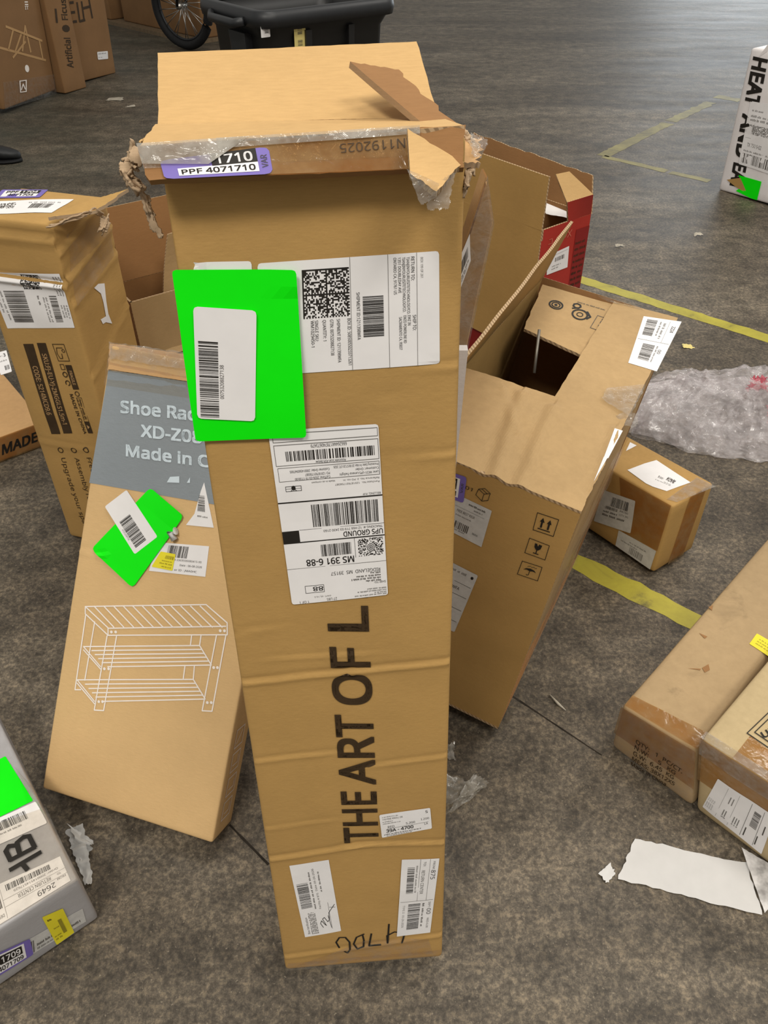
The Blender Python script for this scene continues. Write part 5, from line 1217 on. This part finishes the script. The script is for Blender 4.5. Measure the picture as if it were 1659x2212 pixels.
# ------------------------------------------------------------------ plastic bag
def bag():
    root = empty('plastic_bag', 'crumpled clear plastic bag lying on the floor above the small taped box', 'bag', (1.14, 2.00, 0), (0, 0, R(-6)))
    for lay, (H, sc) in enumerate(((0.125, 1.0), (0.085, 0.97), (0.05, 1.02))):
        V, F = [(0, 0, H)], []
        nr, na = 34, 150
        for i in range(1, nr + 1):
            for j in range(na):
                r, an = i / nr, 2 * math.pi * j / na
                c, sn = math.cos(an), math.sin(an)
                rim = 1 + 0.16 * fbm((c * 1.7, sn * 1.7, 1), lay) + 0.07 * fbm((c * 6, sn * 6, 2), lay) + 0.03 * fbm((c * 17, sn * 17, 2), lay)
                x, y = r * c * 0.42 * sc * rim, r * sn * 0.22 * sc * rim
                q = Vector((x, y, lay * 3.0))
                z = H * max(0, 1 - r ** 2.4) ** 0.75 * (0.85 + 0.35 * fbm((x * 5, y * 5, 3), lay))
                g = 0.0
                for f_, am in ((9, 0.030), (21, 0.016), (44, 0.008)):
                    d = noise.voronoi(q * f_ + Vector((fbm((x * 8, y * 8, 0), 3), fbm((x * 8, y * 8, 5), 3), 0)))[0]
                    g += am * (0.5 - min(1.0, (d[1] - d[0]) * 1.6))
                k = min(1, (1 - r) * 5 + 0.25)
                V.append((x + 0.4 * g * c, y + 0.4 * g * sn, max(0.002 + 0.002 * lay, z + g * k)))
        for j in range(na): F.append([0, 1 + j, 1 + (j + 1) % na])
        for i in range(nr - 1):
            for j in range(na):
                p, p2 = 1 + i * na + j, 1 + i * na + (j + 1) % na
                F.append([p, p + na, p2 + na, p2])
        mesh_from('bag_film', V, F, ['bag_film'], None, root, False)
    for k, (x, y, z, sx, sy) in enumerate(((0.22, 0.02, 0.09, 0.05, 0.18), (0.24, -0.07, 0.07, 0.05, 0.1), (0.0, 0.03, 0.125, 0.03, 0.03), (0.11, -0.05, 0.075, 0.10, 0.05))):
        sheet('red_print', [(x-sx,y-sy/2,z-0.03),(x+sx,y-sy/2,z-0.03),(x+sx*0.8,y+sy/2,z),(x-sx*0.8,y+sy/2,z)], root, 'bag_red', 0.012, 25, 90+k, 12, 12, 0.02)
    return root
bag()

# ------------------------------------------------------------------ paper and litter
PW = empty('white_paper', 'long strip of white paper lying on the floor below the flat box at right', 'paper', (0.5309, 0.596, 0.0))
o0 = Vector((0.5309, 0.596, 0.0))
fz = lambda p, z: Vector(p) - o0 + Vector((0, 0, z))
sheet('paper_strip', [fz((0.4029, 0.5881, 0.0), 0.003), fz((0.6303, 0.528, 0.0), 0.004), fz((0.6356, 0.6144, 0.0), 0.006), fz((0.4507, 0.6585, 0.0), 0.004)], PW, 'floor_paper', 0.0022, 9, 3, 20, 12, 0.004)
sheet('paper_fold', [fz((0.6337, 0.5309, 0.0), 0.008), fz((0.678, 0.5609, 0.0), 0.012), fz((0.6718, 0.6072, 0.0), 0.014), fz((0.6331, 0.6399, 0.0), 0.010)], PW, 'thin_paper', 0.002, 9, 4, 12, 12, 0.002)
PS = sheet('paper_scrap', [(0.3836, 0.58, 0.004), (0.4001, 0.5949, 0.006), (0.3956, 0.6141, 0.006), (0.3707, 0.5982, 0.004)], None, 'floor_paper', 0.003, 40, 5, 8, 8, 0.003); tag(PS, 'small torn white paper scrap at the left end of the long paper strip', 'paper')
CR = empty('crumpled_tape', 'crumpled strip of clear tape on the floor beside the grey box', 'tape', (-0.5358, 0.6283, 0.0))
o0 = Vector((-0.5358, 0.6283, 0.0))
sheet('tape_strip', [fz((-0.5113, 0.5755, 0.0), 0.004), fz((-0.4999, 0.5802, 0.0), 0.006), fz((-0.537, 0.6748, 0.0), 0.03), fz((-0.5713, 0.6662, 0.0), 0.02)], CR, 'scrap_grey', 0.006, 60, 6, 14, 40, 0.002)
sheet('tape_strip', [fz((-0.5285, 0.612, 0.0), 0.01), fz((-0.519, 0.6185, 0.0), 0.012), fz((-0.5161, 0.6483, 0.0), 0.022), fz((-0.5609, 0.6705, 0.0), 0.03)], CR, 'scrap_grey', 0.007, 50, 7, 14, 20, 0.003)
CL = empty('clear_film', 'crumpled clear plastic film on the floor right of the tall box', 'film', (0.1567, 0.7376, 0.0))
o0 = Vector((0.1567, 0.7376, 0.0))
sheet('film_strip', [fz((0.1112, 0.7012, 0.0), 0.003), fz((0.1577, 0.7283, 0.0), 0.006), fz((0.1951, 0.7563, 0.0), 0.02), fz((0.1683, 0.7706, 0.0), 0.03)], CL, 'cloudy_film', 0.006, 40, 8, 24, 14, 0.006)
sheet('film_strip', [fz((0.1036, 0.7192, 0.0), 0.006), fz((0.147, 0.7238, 0.0), 0.012), fz((0.1892, 0.7497, 0.0), 0.022), fz((0.1153, 0.7706, 0.0), 0.03)], CL, 'cloudy_film', 0.009, 50, 9, 24, 14, 0.008)
C2 = sheet('clear_film', [(0.1252, 0.8179, 0.003), (0.1393, 0.8161, 0.006), (0.1357, 0.8367, 0.03), (0.122, 0.8336, 0.03)], None, 'cloudy_film', 0.006, 60, 12, 12, 12, 0.006); tag(C2, 'small bit of clear film at the right side of the tall box', 'film')
v, f = tube_mesh([(0.3475, 0.9689, 0.004), (0.3618, 0.9452, 0.005), (0.3746, 0.93, 0.004)], [0.0015, 0.003, 0.001], 6); sp = mesh_from('wood_splinter', v, f, ['dust'], None, None, True); tag(sp, 'pale wood splinter on the floor right of the large open box', 'splinter')
def scrap(px, s, mat, label, seed, name='paper_scrap'):
    x, y, z = px
    o = sheet(name, [(x-s, y-s*0.6, 0.003), (x+s, y-s*0.4, 0.004), (x+s*0.7, y+s*0.6, 0.008), (x-s*0.8, y+s*0.5, 0.005)], None, mat, 0.004, 30, seed, 6, 6, 0.01)
    tag(o, label, 'scrap')
scrap((-1.8924, 6.0024, 0.0), 0.06, 'dust', 'curved beige scrap on the dark floor right of the Artificial Ficus box', 1, 'cardboard_scrap')
scrap((-1.7339, 5.7986, 0.0), 0.035, 'dust', 'small pale scrap on the floor just left of the tall box top', 2)
scrap((1.0837, 2.4561, 0.0), 0.022, 'sticker_cream', 'tiny yellow scrap on the floor above the plastic bag', 3)
scrap((1.4428, 3.5006, 0.0), 0.02, 'dust', 'tiny white speck on the floor below the white box', 4)
scrap((1.0492, 3.3709, 0.0), 0.02, 'dust', 'tiny white speck on the floor right of the red box', 5)
